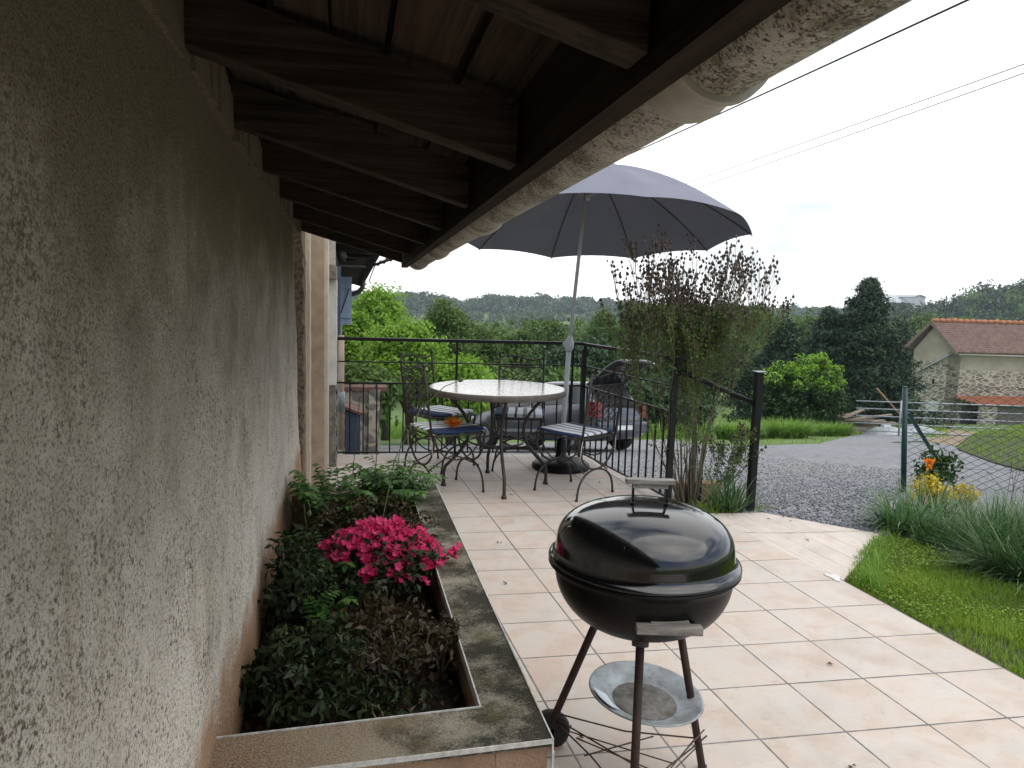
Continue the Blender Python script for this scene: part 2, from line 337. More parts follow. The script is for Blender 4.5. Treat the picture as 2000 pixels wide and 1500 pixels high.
M['orange'] = leafmat('orange_petal', (.95, .26, .015), (1, .38, .04), rough=.6, trans=.35)
# car
def paint(name, c):
    m, t, b = material(name); co = nd(t, 'ShaderNodeTexCoord').outputs['Object']
    t.links.new(ramp(t, noise(t, co, 4, 5), [(.3, tuple(x*.85 for x in c)), (.7, c)]), b.inputs['Base Color'])
    b.inputs['Metallic'].default_value = .55; b.inputs['Roughness'].default_value = .35; b.inputs['Coat Weight'].default_value = .7; return m
M['car_paint'] = paint('grey_car_paint', (.085, .088, .105))
M['glass'] = simple('dark_glass', (.02, .028, .032), (.015, .02, .025), 4, .05)
M['black_plastic'] = simple('black_plastic', (.02, .02, .022), (.03, .03, .03), 12, .55)
M['tyre'] = simple('tyre', (.018, .018, .018), (.028, .027, .026), 12, .85)
M['alloy'] = simple('alloy', (.4, .41, .43), (.3, .31, .33), 12, .35, metal=.8)
M['red_lamp'] = simple('red_lamp_glass', (.22, .01, .01), (.13, .006, .006), 14, .15)
M['clear_lamp'] = simple('clear_lamp_glass', (.6, .62, .65), (.45, .46, .5), 14, .12)
M['interior'] = simple('dark_interior', (.02, .019, .02), (.01, .01, .01), 8, .9)
# stone masonry for the far house and the low wall
def masonry(name, scale, stone_a, stone_b, mortar, vec=(1, 1, 1.7), mw=.07):
    m, t, b = material(name); co = nd(t, 'ShaderNodeTexCoord').outputs['Object']
    mp_ = nd(t, 'ShaderNodeMapping'); mp_.inputs['Scale'].default_value = vec; t.links.new(co, mp_.inputs[0])
    dn = nd(t, 'ShaderNodeTexNoise'); dn.inputs['Scale'].default_value = 4; t.links.new(co, dn.inputs['Vector'])
    av = nd(t, 'ShaderNodeVectorMath', operation='MULTIPLY_ADD'); t.links.new(dn.outputs['Color'], av.inputs[0]); av.inputs[1].default_value = (.15, .15, .15); t.links.new(mp_.outputs[0], av.inputs[2])
    v = nd(t, 'ShaderNodeTexVoronoi', feature='DISTANCE_TO_EDGE'); v.inputs['Scale'].default_value = scale; t.links.new(av.outputs[0], v.inputs['Vector'])
    v2 = nd(t, 'ShaderNodeTexVoronoi', feature='F1'); v2.inputs['Scale'].default_value = scale; t.links.new(av.outputs[0], v2.inputs['Vector'])
    sp = nd(t, 'ShaderNodeSeparateColor'); t.links.new(v2.outputs['Color'], sp.inputs[0])
    col = ramp(t, sp.outputs[1], [(.1, stone_a), (.9, stone_b)])
    col = mixc(t, .4, col, ramp(t, noise(t, co, 9, 5), [(.3, tuple(x*.5 for x in stone_a)), (.7, stone_b)]))
    g = ramp(t, v.outputs[0], [(mw*.5, (1,)*3), (mw*1.4, (0,)*3)])
    t.links.new(mixc(t, g, col, mortar), b.inputs['Base Color']); b.inputs['Roughness'].default_value = .95
    bump(t, b, v.outputs[0], .6, .05); return m
M['farstone'] = masonry('pale_rubble_stone', 2.3, (.17, .15, .125), (.40, .35, .28), (.60, .54, .42), (1, 1, 2.2), .10)
M['lowstone'] = masonry('dark_rubble_stone', 3.4, (.13, .12, .11), (.26, .24, .22), (.42, .37, .29), (1, 1, 1.3), .09)
M['farrender'] = simple('aged_beige_render', (.54, .47, .36), (.40, .35, .27), .9, .95, .4, .02, bscale=12)
M['rooftile'] = simple('red_brown_roof_tile', (.37, .235, .20), (.25, .16, .14), 3.5, .9, .5, .02, bscale=20)
M['orange_tile'] = simple('orange_roof_tile', (.50, .20, .10), (.34, .14, .08), 4, .9, .5, .02)
M['brick'] = simple('weathered_brick', (.20, .11, .085), (.12, .07, .055), 9, .95)
M['blue_wood'] = simple('grey_blue_paint', (.34, .43, .56), (.27, .35, .47), 8, .7, vec=(1, 1, .3))
M['blue_dark'] = simple('slate_blue_panel', (.065, .085, .13), (.045, .06, .10), 5, .6)
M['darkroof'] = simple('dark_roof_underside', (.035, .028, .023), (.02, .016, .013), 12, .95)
M['pvc'] = simple('beige_pvc_pipe', (.45, .34, .26), (.36, .27, .20), 8, .5)
M['planks'] = wood('grey_plank', (.30, .25, .20), (.16, .13, .10), 0)
M['tanwood'] = wood('tan_log', (.42, .28, .17), (.25, .16, .10), 0)
# leaves
M['lf_bright'] = leafmat('bright_leaf', (.10, .20, .02), (.24, .42, .04), (.38, .58, .09), trans=.45)
M['lf_mid'] = leafmat('mid_leaf', (.05, .095, .02), (.11, .19, .04), (.19, .29, .07))
M['lf_dark'] = leafmat('dark_leaf', (.018, .042, .016), (.042, .085, .03), (.085, .14, .05), trans=.2)
M['lf_conifer'] = leafmat('conifer_needle', (.008, .024, .010), (.022, .052, .020), (.055, .10, .035), trans=.1)
M['lf_laurel'] = leafmat('laurel_leaf', (.014, .04, .008), (.035, .085, .014), (.06, .12, .02), rough=.3, trans=.2)
M['lf_laurel_new'] = leafmat('laurel_new_leaf', (.16, .33, .02), (.27, .50, .035), (.36, .6, .06), rough=.35, trans=.4)
M['lf_far'] = leafmat('far_leaf', (.035, .07, .025), (.06, .11, .035), (.10, .16, .05), trans=.2)
M['grass'] = leafmat('grass_blade', (.11, .19, .015), (.21, .34, .028), (.34, .45, .06), trans=.4)
M['tallgrass'] = leafmat('tall_grass', (.09, .20, .025), (.18, .34, .045), (.30, .45, .10), trans=.4)
M['iris'] = leafmat('iris_blade', (.035, .09, .025), (.08, .18, .05), (.17, .30, .09), rough=.45, trans=.25)
M['strapleaf'] = leafmat('blue_green_blade', (.03, .085, .03), (.075, .17, .055), (.24, .29, .12), rough=.5, trans=.2)
M['poppy'] = leafmat('poppy_leaf', (.03, .09, .02), (.07, .17, .03), (.15, .30, .06), trans=.3)
M['azleaf'] = leafmat('azalea_leaf', (.012, .026, .009), (.026, .045, .014), (.06, .075, .024), rough=.6, trans=.15)
M['brownleaf'] = leafmat('brown_shrub_leaf', (.03, .022, .012), (.055, .05, .02), (.14, .06, .03), trans=.15)
M['deadleaf'] = leafmat('dead_leaf', (.035, .02, .014), (.07, .04, .025), (.13, .085, .06), trans=.1)
M['pink'] = leafmat('pink_petal', (.52, .015, .10), (.78, .04, .20), (.85, .14, .32), rough=.6, trans=.3)
M['yellow'] = leafmat('yellow_leaf', (.42, .33, .02), (.68, .55, .05), (.75, .66, .20), trans=.3)
M['hibleaf'] = leafmat('hibiscus_leaf', (.07, .13, .03), (.13, .21, .05), (.20, .15, .06), trans=.3)
M['capsule'] = leafmat('dry_capsule', (.03, .022, .018), (.06, .04, .03), (.15, .085, .055), trans=0)

# ------------------------------------------------------------------ mesh helpers
def finish(o, base=None):
    return o
class MB:
    def __init__(s): s.v = []; s.f = []; s.sm = []
    def add(s, vs, fs, smooth=False):
        k = len(s.v); s.v += [tuple(x) for x in vs]; s.f += [tuple(i+k for i in f) for f in fs]; s.sm += [smooth]*len(fs); return s
    def box(s, lo, hi, rot=None, piv=None):
        x0, y0, z0 = lo; x1, y1, z1 = hi
        vs = [Vector(p) for p in ((x0,y0,z0),(x1,y0,z0),(x1,y1,z0),(x0,y1,z0),(x0,y0,z1),(x1,y0,z1),(x1,y1,z1),(x0,y1,z1))]
        if rot is not None:
            pv = Vector(piv) if piv is not None else (vs[0]+vs[6])/2
            vs = [pv + rot @ (p-pv) for p in vs]
        return s.add(vs, [(0,3,2,1),(4,5,6,7),(0,1,5,4),(1,2,6,5),(2,3,7,6),(3,0,4,7)])
    def bar(s, a, b, w_, h_, up=(0, 0, 1)):
        a = Vector(a); b = Vector(b); d = (b-a).normalized(); u = Vector(up); sx = d.cross(u).normalized()*w_/2; uz = sx.cross(d).normalized()*h_/2
        vs = [a-sx-uz, a+sx-uz, a+sx+uz, a-sx+uz, b-sx-uz, b+sx-uz, b+sx+uz, b-sx+uz]
        return s.add(vs, [(0,3,2,1),(4,5,6,7),(0,1,5,4),(1,2,6,5),(2,3,7,6),(3,0,4,7)])
    def tube(s, pts, r, n=8, caps=True, closed=False):
        pts = [Vector(p) for p in pts]; L = len(pts)
        rs = r if isinstance(r, (list, tuple)) else [r]*L
        vs = []; prev = None
        for i, p in enumerate(pts):
            if closed: d = pts[(i+1) % L]-pts[i-1]
            else: d = pts[min(i+1, L-1)]-pts[max(i-1, 0)]
            if d.length < 1e-9: d = Vector((0, 0, 1))
            d.normalize()
            if prev is None:
                u = d.orthogonal().normalized()
            else:
                u = prev - d*prev.dot(d)
                u = u.normalized() if u.length > 1e-6 else d.orthogonal().normalized()
            prev = u; v_ = d.cross(u)
            for k in range(n):
                a = 2*math.pi*k/n; vs.append(p + (u*math.cos(a)+v_*math.sin(a))*rs[i])
        fs = []
        for i in range(L if closed else L-1):
            for k in range(n):
                a = i*n+k; b_ = i*n+(k+1) % n; c_ = ((i+1) % L)*n+(k+1) % n; d_ = ((i+1) % L)*n+k
                fs.append((a, b_, c_, d_))
        s.add(vs, fs, True)
        if caps and not closed:
            k0 = len(s.v)-len(vs)
            s.f.append(tuple(k0+k for k in range(n-1, -1, -1))); s.sm.append(False)
            s.f.append(tuple(k0+(L-1)*n+k for k in range(n))); s.sm.append(False)
        return s
    def lathe(s, prof, n=48, c=(0, 0, 0), smooth=True, sweep=None):
        c = Vector(c); vs = []; fs = []
        for (r_, z_) in prof:
            for k in range(n):
                a = 2*math.pi*k/n; vs.append((c.x+r_*math.cos(a), c.y+r_*math.sin(a), c.z+z_))
        for i in range(len(prof)-1):
            for k in range(n):
                fs.append((i*n+k, i*n+(k+1) % n, (i+1)*n+(k+1) % n, (i+1)*n+k))
        return s.add(vs, fs, smooth)
    def prism(s, poly, z0, z1):
        n = len(poly); vs = [(x, y, z0) for x, y in poly]+[(x, y, z1) for x, y in poly]
        fs = [tuple(range(n-1, -1, -1)), tuple(range(n, 2*n))]+[(i, (i+1) % n, n+(i+1) % n, n+i) for i in range(n)]
        return s.add(vs, fs)
    def slab(s, pts, t):   # planar polygon in 3D, thickened along its normal
        pts = [Vector(p) for p in pts]; nrm = (pts[1]-pts[0]).cross(pts[2]-pts[0]).normalized()*t; n = len(pts)
        fs = [tuple(range(n-1, -1, -1)), tuple(range(n, 2*n))]+[(i, (i+1) % n, n+(i+1) % n, n+i) for i in range(n)]
        return s.add(pts+[p+nrm for p in pts], fs)
    def build(s, name, mat, parent=None, bevel=0):
        me = bpy.data.meshes.new(name); off = Vector((0, 0, 0)); V = [Vector(p) for p in s.v]
        if parent is not None: off = wloc(parent)
        else:
            lo = [min(p[i] for p in V) for i in range(3)]; hi = [max(p[i] for p in V) for i in range(3)]
            off = Vector(((lo[0]+hi[0])/2, (lo[1]+hi[1])/2, lo[2]))
        me.from_pydata([p-off for p in V], [], s.f)
        me.polygons.foreach_set('use_smooth', s.sm); me.materials.append(mat); me.update()
        o = bpy.data.objects.new(name, me); COL.objects.link(o)
        if parent is not None: o.parent = parent
        else: o.location = off
        if bevel:
            bm = bmesh.new(); bm.from_mesh(me)
            bmesh.ops.bevel(bm, geom=[e for e in bm.edges if len(e.link_faces) == 2 and e.calc_face_angle() > .6], offset=bevel, segments=2, affect='EDGES', profile=.6)
            bmesh.ops.recalc_face_normals(bm, faces=bm.faces); bm.to_mesh(me); bm.free()
        return o
def wloc(o):
    v = Vector(o.location)
    while o.parent is not None: o = o.parent; v += Vector(o.location)
    return v
def npmesh(name, V, Fc, mat, parent=None, attr=None, smooth=False, off=None):
    V = np.asarray(V, dtype=np.float32); Fc = np.asarray(Fc, dtype=np.int32); k = Fc.shape[1]
    if parent is not None: o_ = np.array(wloc(parent), dtype=np.float32)
    elif off is not None: o_ = np.array(off, dtype=np.float32)
    else: o_ = np.array([(V[:, 0].min()+V[:, 0].max())/2, (V[:, 1].min()+V[:, 1].max())/2, V[:, 2].min()], dtype=np.float32)
    V = V-o_
    me = bpy.data.meshes.new(name); me.vertices.add(len(V)); me.vertices.foreach_set('co', V.ravel())
    me.loops.add(Fc.size); me.loops.foreach_set('vertex_index', Fc.ravel())
    me.polygons.add(len(Fc)); me.polygons.foreach_set('loop_start', np.arange(0, Fc.size, k, dtype=np.int32))
    me.polygons.foreach_set('loop_total', np.full(len(Fc), k, dtype=np.int32))
    if smooth: me.polygons.foreach_set('use_smooth', np.ones(len(Fc), dtype=bool))
    me.update(calc_edges=True)
    if attr is not None:
        a = me.attributes.new('v', 'FLOAT', 'FACE'); a.data.foreach_set('value', np.asarray(attr, dtype=np.float32))
    me.materials.append(mat)
    o = bpy.data.objects.new(name, me); COL.objects.link(o)
    if parent is not None: o.parent = parent
    else: o.location = [float(x) for x in o_]
    return o
def tag(o, label=None, cat=None, group=None, kind=None):
    if label: o['label'] = label
    if cat: o['category'] = cat
    if group: o['group'] = group
    if kind: o['kind'] = kind
    return o
def thing(name, label, cat, loc=(0, 0, 0), group=None):
    o = bpy.data.objects.new(name, None); COL.objects.link(o); o.location = loc; o.empty_display_size = .1
    return tag(o, label, cat, group)
def copy_tree(o, parent=None):
    c = o.copy(); COL.objects.link(c); c.parent = parent
    for ch in o.children: copy_tree(ch, c)
    return c
rng = np.random.default_rng(11)
def unit(a): return a/np.maximum(np.linalg.norm(a, axis=1, keepdims=True), 1e-9)
def leafquads(pos, d, up, size, wr=.5, fold=.12):
    """one folded rhombus leaf per position: d = direction, up = approx. normal"""
    n = len(pos); d = unit(d); side = unit(np.cross(d, up)); nr = np.cross(side, d)
    s_ = np.asarray(size).reshape(-1, 1)*np.ones((n, 1))
    a = pos; tip = pos+d*s_-nr*s_*fold; mid = pos+d*s_*.5
    l = mid+side*s_*wr/2+nr*s_*fold; r_ = mid-side*s_*wr/2+nr*s_*fold
    V = np.stack([a, l, tip, r_], 1).reshape(-1, 3); Fc = np.arange(4*n).reshape(n, 4)
    return V, Fc
def blades(pos, h, wd, lean, bend, seg=4, tilt=0.):
    """ribbon blades: pos (n,3), h, wd (n), lean dir (n,2) unit, bend (n)"""
    n = len(pos); h = np.asarray(h)*np.ones(n); wd = np.asarray(wd)*np.ones(n); bend = np.asarray(bend)*np.ones(n)
    L = np.concatenate([lean, np.zeros((n, 1))], 1); side = np.stack([-lean[:, 1], lean[:, 0], np.zeros(n)], 1)
    rows = []; hor = np.zeros(n); ver = np.zeros(n); tilt = tilt*np.ones(n)
    for k in range(seg+1):
        t = k/seg
        if k: an_ = tilt+bend*(t-.5/seg); hor = hor+h/seg*np.sin(an_); ver = ver+h/seg*np.cos(an_)
        c_ = pos+L*hor[:, None]+np.array([0, 0, 1.])*ver[:, None]
        w_ = wd*(1-t**1.6)*.5+.0004
        rows += [c_+side*w_[:, None], c_-side*w_[:, None]]
    V = np.stack(rows, 1).reshape(-1, 3); base = np.arange(n)[:, None]*(2*(seg+1))
    Fc = np.concatenate([base+np.array([[2*k, 2*k+1, 2*k+3, 2*k+2]]) for k in range(seg)], 1).reshape(-1, 4)
    return V, Fc, seg
def rnd_dirs(n, upb=0):
    d = rng.normal(size=(n, 3)); d[:, 2] += upb; return unit(d)
def clump_leaves(centers, rad, per, size, wr=.6, upb=.3, flat=1.0, squash=.8, jit=.35, cv=None):
    n = len(centers); c = np.repeat(centers, per, 0); r_ = np.repeat(np.asarray(rad)*np.ones(n), per)
    d = rnd_dirs(n*per); d[:, 2] *= squash
    rr = r_*(1-np.abs(rng.normal(0, jit, n*per))).clip(.05, 1.15)
    p = c+d*rr[:, None]
    nrm = unit(d+rng.normal(0, .55, (n*per, 3))+np.array([0, 0, upb]))
    dr = unit(np.cross(nrm, rng.normal(size=(n*per, 3)))); dr[:, 2] *= flat
    sz = size*rng.uniform(.6, 1.3, n*per)
    V, Fc = leafquads(p, dr, nrm, sz, wr)
    cvv = cv if cv is not None else rng.uniform(0, 1, n)
    a = (np.repeat(cvv, per)*.45+rng.uniform(0, 1, n*per)*.55)
    return V, Fc, a
def crown_points(c, rx, ry, rz, n, shell=.55, bottom=-.6):
    out_ = []
    while len(out_) < n:
        d = rng.normal(size=3); d /= np.linalg.norm(d)
        if d[2] < bottom: continue
        k = rng.uniform(shell, 1)**.6*(1+rng.normal(0, .07))
        out_.append((c[0]+d[0]*rx*k, c[1]+d[1]*ry*k, c[2]+d[2]*rz*k))
    return np.array(out_)

# ------------------------------------------------------------------ terrain
YK = [-60, -20, -5, 5, 34, 60, 110, 200, 330, 480, 650, 900]
ZK = [.3, -.06, -.06, -.06, -4.87, -8.5, -15, -24, -27, -20, -9, -10]
def gz(x, y):
    z = np.interp(y, YK, ZK)
    z = z + 31*np.exp(-(((x-275)/62)**2+((y-235)/75)**2)) + 3*np.exp(-(((x-60)/190)**2+((y-620)/120)**2))
    z = z + 8.5*np.exp(-(((x-208)/26)**2+((y-266)/22)**2))
    z = z + np.where(np.asarray(y) > 60, 1.3*np.sin(x*.021+1)*np.sin(y*.017), 0)
    return z
def gzf(x, y): return float(gz(float(x), float(y)))
xs = np.unique(np.concatenate([np.linspace(-500, -60, 23), np.linspace(-60, 60, 49), np.linspace(60, 900, 60)]))
ys = np.unique(np.concatenate([np.linspace(-60, 0, 13), np.arange(0, 61, 1.), np.linspace(60, 900, 80), [5., 34.]]))
XX, YY = np.meshgrid(xs, ys); ZZ = gz(XX, YY)
V = np.stack([XX, YY, ZZ], -1).reshape(-1, 3); nx_ = len(xs); ny_ = len(ys)
ii, jj = np.meshgrid(np.arange(nx_-1), np.arange(ny_-1)); b0 = (jj*nx_+ii).ravel()
tag(npmesh('ground', V, np.stack([b0, b0+1, b0+nx_+1, b0+nx_], 1), M['ground'], smooth=True, off=(0, 0, 0)), kind='structure')
def sheet(name, poly, dz, mat, cell=1.0, zf=gzf):
    bm = bmesh.new(); vs = [bm.verts.new((x, y, 0)) for x, y in poly]; bm.faces.new(vs)
    x0 = min(p[0] for p in poly); x1 = max(p[0] for p in poly); y0 = min(p[1] for p in poly); y1 = max(p[1] for p in poly)
    k = math.ceil(y0/cell)*cell
    while k < y1: bmesh.ops.bisect_plane(bm, geom=bm.verts[:]+bm.edges[:]+bm.faces[:], plane_co=(0, k, 0), plane_no=(0, 1, 0)); k += cell
    k = math.ceil(x0/cell)*cell
    while k < x1: bmesh.ops.bisect_plane(bm, geom=bm.verts[:]+bm.edges[:]+bm.faces[:], plane_co=(k, 0, 0), plane_no=(1, 0, 0)); k += cell
    bmesh.ops.recalc_face_normals(bm, faces=bm.faces)
    for v_ in bm.verts: v_.co.z = zf(v_.co.x, v_.co.y)+dz
    for f_ in bm.faces:
        if f_.normal.z < 0: f_.normal_flip()
    me = bpy.data.meshes.new(name); bm.to_mesh(me); bm.free(); me.materials.append(mat)
    o = bpy.data.objects.new(name, me); COL.objects.link(o); return tag(o, kind='structure')
def G(u, v):     # pixel -> hillside point between y=5 and y=34
    r = ray(u, v); t = (H-.77)/(-r.z-.166*r.y); p = Vector((0, 0, H))+r*t; return p
def wig(poly, a=.12, n=4):
    out_ = []
    for i in range(len(poly)):
        p, q = Vector(poly[i]), Vector(poly[(i+1) % len(poly)])
        for k in range(n):
            t = k/n; e = p.lerp(q, t)
            out_.append((e.x+(random.uniform(-a, a) if k else 0), e.y+(random.uniform(-a, a) if k else 0)))
    return out_
gp = [(-3, 5.0), (2.4, 4.6), (3.0, 4.3), (3.7, 3.9), (5.2, 3.6), (7.5, 4.2), (9, 6.5), (14, 16.5)]
far_edge = [tuple(G(u, v)[:2]) for u, v in ((1850, 862), (1760, 848), (1670, 850), (1600, 868), (1480, 872), (1380, 872), (1300, 860))]
gp = gp+far_edge+[(3, 19), (-3, 19)]
sheet('gravel_drive', gp, .02, M['gravel'])

# ------------------------------------------------------------------ terrace
ter = [(-.6, -3), (2.735, -3), (2.735, 2.3), (2.69, 3.44), (2.53, 4.74), (2.42, 4.98), (2.29, 6.78), (-.3, 6.98), (-.6, 6.98)]
mb = MB(); mb.prism(ter, -.75, 0); o = mb.build('terrace', M['tile']); tag(o, kind='structure')
mb = MB()
rp = [Vector((2.695, 3.43, -.004)), Vector((3.60, 4.22, -.033)), Vector((3.03, 4.80, -.031)), Vector((2.535, 4.745, -.004))]
low = [Vector((p.x, p.y, -.3)) for p in rp]
mb.add(rp+low, [(0, 1, 2, 3), (0, 4, 5, 1), (1, 5, 6, 2), (2, 6, 7, 3), (3, 7, 4, 0)])
tag(mb.build('ramp', M['ramp_tile']), kind='structure')
# lawn base strip
lawn = [(2.74, -2), (2.74, 2.3), (2.70, 3.43), (3.35, 4.0), (3.75, 4.28), (4.4, 4.1), (5.4, 4.5), (7.4, 4.6), (9, -2)]
sheet('lawn_soil', lawn, .035, M['turf'])

# ------------------------------------------------------------------ main house (rough stucco wall, open eaves, gutter)
def ez(y): return -.0165*(y-.7)
house = thing('stucco_house', 'rough pale stucco house wall with dark open eaves and dirty tan gutter on the left', 'house', (-1.2, 1.5, 0))
mb = MB()
# wall with a slanting, uneven end
nyw, nzw = 200, 60
def wall_end(z): return 5.12-(z/1.95)*.72+.03*math.sin(z*9)
vs = []; fs = []
for j in range(nzw+1):
    z = -.3+j/nzw*2.35
    for i in range(nyw+1):
        y = -7+(i/nyw)*(wall_end(max(z, 0))+7)
        vs.append((-.31+.006*math.sin(y*3.1+z*2)+.005*math.sin(y*7-z*5)+random.uniform(-.0015, .0015), y, z))
for j in range(nzw):
    for i in range(nyw):
        a = j*(nyw+1)+i; fs.append((a, a+1, a+nyw+2, a+nyw+1))
k = len(vs)
for j in range(nzw+1): vs.append((-.7, vs[j*(nyw+1)+nyw][1], vs[j*(nyw+1)+nyw][2]))
for j in range(nzw): a = j*(nyw+1)+nyw; fs.append((a, k+j, k+j+1, a+nyw+1))
mb.add(vs, fs, True)
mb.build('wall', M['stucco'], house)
# mortar lumps where wall meets the rafters
for yk in (.2, .86, 1.54, 2.16, 2.80, 3.44, 4.20):
    pass
rafy = [-3.7, -3.1, -2.45, -1.8, -1.15, -.5, .2, .86, 1.54, 2.16, 2.80, 3.44, 4.20, 4.86]
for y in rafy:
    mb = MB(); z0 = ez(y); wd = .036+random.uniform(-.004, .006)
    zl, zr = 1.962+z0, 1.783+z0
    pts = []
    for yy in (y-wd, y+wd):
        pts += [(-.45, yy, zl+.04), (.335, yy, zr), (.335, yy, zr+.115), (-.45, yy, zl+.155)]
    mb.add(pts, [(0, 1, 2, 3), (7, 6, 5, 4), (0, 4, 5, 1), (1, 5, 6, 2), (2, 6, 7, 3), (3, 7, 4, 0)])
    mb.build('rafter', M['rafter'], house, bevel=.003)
# sarking boards above the rafters, running along the eave
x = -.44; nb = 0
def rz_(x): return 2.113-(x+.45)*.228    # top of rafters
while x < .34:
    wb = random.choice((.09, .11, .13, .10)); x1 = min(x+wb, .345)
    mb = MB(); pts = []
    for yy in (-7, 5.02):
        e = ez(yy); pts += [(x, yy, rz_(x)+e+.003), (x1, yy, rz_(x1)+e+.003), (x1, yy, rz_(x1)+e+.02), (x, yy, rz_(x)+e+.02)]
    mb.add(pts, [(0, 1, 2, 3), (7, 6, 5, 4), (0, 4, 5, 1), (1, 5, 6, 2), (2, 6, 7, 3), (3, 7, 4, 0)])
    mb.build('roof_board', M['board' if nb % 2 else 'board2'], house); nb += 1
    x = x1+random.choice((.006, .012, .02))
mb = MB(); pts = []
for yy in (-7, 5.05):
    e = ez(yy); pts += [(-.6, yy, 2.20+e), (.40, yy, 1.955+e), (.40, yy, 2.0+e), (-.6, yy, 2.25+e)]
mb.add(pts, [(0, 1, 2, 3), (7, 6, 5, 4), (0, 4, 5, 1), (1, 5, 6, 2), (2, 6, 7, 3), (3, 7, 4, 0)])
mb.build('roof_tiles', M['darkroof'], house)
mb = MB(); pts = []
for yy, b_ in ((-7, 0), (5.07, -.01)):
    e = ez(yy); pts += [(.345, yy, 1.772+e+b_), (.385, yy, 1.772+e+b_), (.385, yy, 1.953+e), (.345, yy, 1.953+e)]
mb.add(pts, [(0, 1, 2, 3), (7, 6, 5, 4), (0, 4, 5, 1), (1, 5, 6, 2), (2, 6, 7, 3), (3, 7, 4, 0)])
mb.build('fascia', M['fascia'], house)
# mortar packing between rafters at the wall head
for a, b_ in zip(rafy[6:-1], rafy[7:]):
    n = 9; mb = MB()
    for q in range(n):
        yy = a+.04+(b_-a-.08)*(q+.5)/n; hgt = .09*math.sin(math.pi*(q+.5)/n)**.5
        mb.box((-.36, yy-(b_-a)/n/2, 1.93+ez(yy)), (-.302+random.uniform(0, .012), yy+(b_-a)/n/2, 2.02+ez(yy)+hgt*.3))
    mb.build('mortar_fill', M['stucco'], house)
# half round gutter
GR = .063; gx, gzc = .450, 1.822
mb = MB(); vs = []; ng = 40; ysg = list(np.linspace(-7, 5.0, 70))
for yy in ysg:
    for k in range(ng+1):
        a = math.pi+math.pi*k/ng; vs.append((gx+GR*math.cos(a), yy, gzc+ez(yy)+GR*math.sin(a)))
fs = []
for i in range(len(ysg)-1):
    for k in range(ng): q = i*(ng+1)+k; fs.append((q, q+1, q+ng+2, q+ng+1))
mb.add(vs, fs, True)
gut = mb.build('gutter', M['gutter'], house)
md = gut.modifiers.new('s', 'SOLIDIFY'); md.thickness = .003
mb = MB(); mb.tube([(gx+GR, y_, gzc+ez(y_)+.002) for y_ in ysg], .006, 8); mb.build('gutter_lip', M['gutter'], gut)
for yj, wj in ((.92, .055), (2.55, .05), (3.9, .05), (4.96, .05), (-.9, .05)):
    mb = MB(); vs = []
    for q, rr in enumerate((GR+.001, GR+.011, GR+.013, GR+.008, GR+.008, GR+.013, GR+.011, GR+.001)):
        yy = yj+(-.5, -.5, -.38, -.34, .34, .38, .5, .5)[q]*wj*2
        for k in range(ng+1):
            a = math.pi+math.pi*k/ng; vs.append((gx+rr*math.cos(a), yy, gzc+ez(yy)+rr*math.sin(a)))
    fs = [(i*(ng+1)+k, i*(ng+1)+k+1, (i+1)*(ng+1)+k+1, (i+1)*(ng+1)+k) for i in range(7) for k in range(ng)]
    mb.add(vs, fs, False); mb.build('gutter_joint', M['gutter_joint'], gut)
# stepped reveal strips beyond the stucco corner
def xa(u, y): return P(u, 700, y).x
def strip(name, u0, u1, y, mat, z0=0, z1=2.25, depth=.5, rough=0):
    mb = MB(); x0, x1 = xa(u0, y)-.12, xa(u1, y)
    if rough:
        n = 40; vs = []
        for j in range(n+1):
            z = z0+(z1-z0)*j/n; dx = random.uniform(-rough, rough)
            vs += [(x0, y, z), (x1+dx, y, z), (x1+dx*.5, y+depth, z)]
        fs = []
        for j in range(n): a = 3*j; fs += [(a, a+1, a+4, a+3), (a+1, a+2, a+5, a+4)]
        mb.add(vs, fs)
    else: mb.box((x0, y, z0), (x1, y+depth, z1))
    return mb.build(name, mat, house)
strip('corner_stone', 575, 592, 5.15, M['jamb_stone'], 0, 2.2, .3, .012)
strip('door_jamb', 580, 597, 5.30, M['jamb_pink'], 0, 2.2, .25, .003)
strip('door_jamb', 590, 605, 5.42, M['jamb_cream'], 0, 2.2, .3, .002)
strip('door_jamb', 600, 633, 5.62, M['jamb_pink'], 0, 2.2, .35)
strip('door_jamb', 625, 640, 5.85, M['jamb_cream'], 0, 2.2, .4, .001)
strip('end_wall', 630, 657, 6.45, M['white_render'], .72, 1.62, .5, .002)
strip('wall_base', 628, 656, 6.46, M['grey_stone'], 0, .72, .6, .012)
mb = MB(); a = P(633, 545, 6.4); b_ = P(657, 517, 6.4); mb.box((a.x-.1, 6.38, a.z), (b_.x, 7.0, b_.z)); mb.build('lintel_stone', M['grey_stone'], house, bevel=.01)
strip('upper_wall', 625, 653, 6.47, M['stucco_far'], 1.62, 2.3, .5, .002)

# ------------------------------------------------------------------ neighbouring house further along
nh = thing('neighbouring_house', 'dark tiled eave of the next house with an open blue shutter behind the terrace', 'house', (-1.5, 10, gzf(-1, 10)))
mb = MB(); mb.box((-3, 7.4, -1.6), (-.14, 16, 2.1)); mb.build('wall', M['grey_stone'], nh)
mb = MB()
e0 = P(742, 484, 8.0); e1 = P(706, 556, 15.5)
mb.slab([(-.5, 7.3, 2.2), (e0.x, 7.5, e0.z), (e1.x, 15.5, e1.z), (-.5, 15.5, 1.72)], .06)
mb.build('roof', M['darkroof'], nh)
for k in range(26):      # wavy tile ends along the eave
    t = k/25; p = Vector((e0.x, 7.5, e0.z)).lerp(Vector((e1.x, 15.5, e1.z)), t)
    mb = MB(); mb.tube([p+Vector((-.14, 0, .05)), p+Vector((.03, 0, -.0))], .05, 8); mb.build('eave_tile', M['darkroof'], nh)
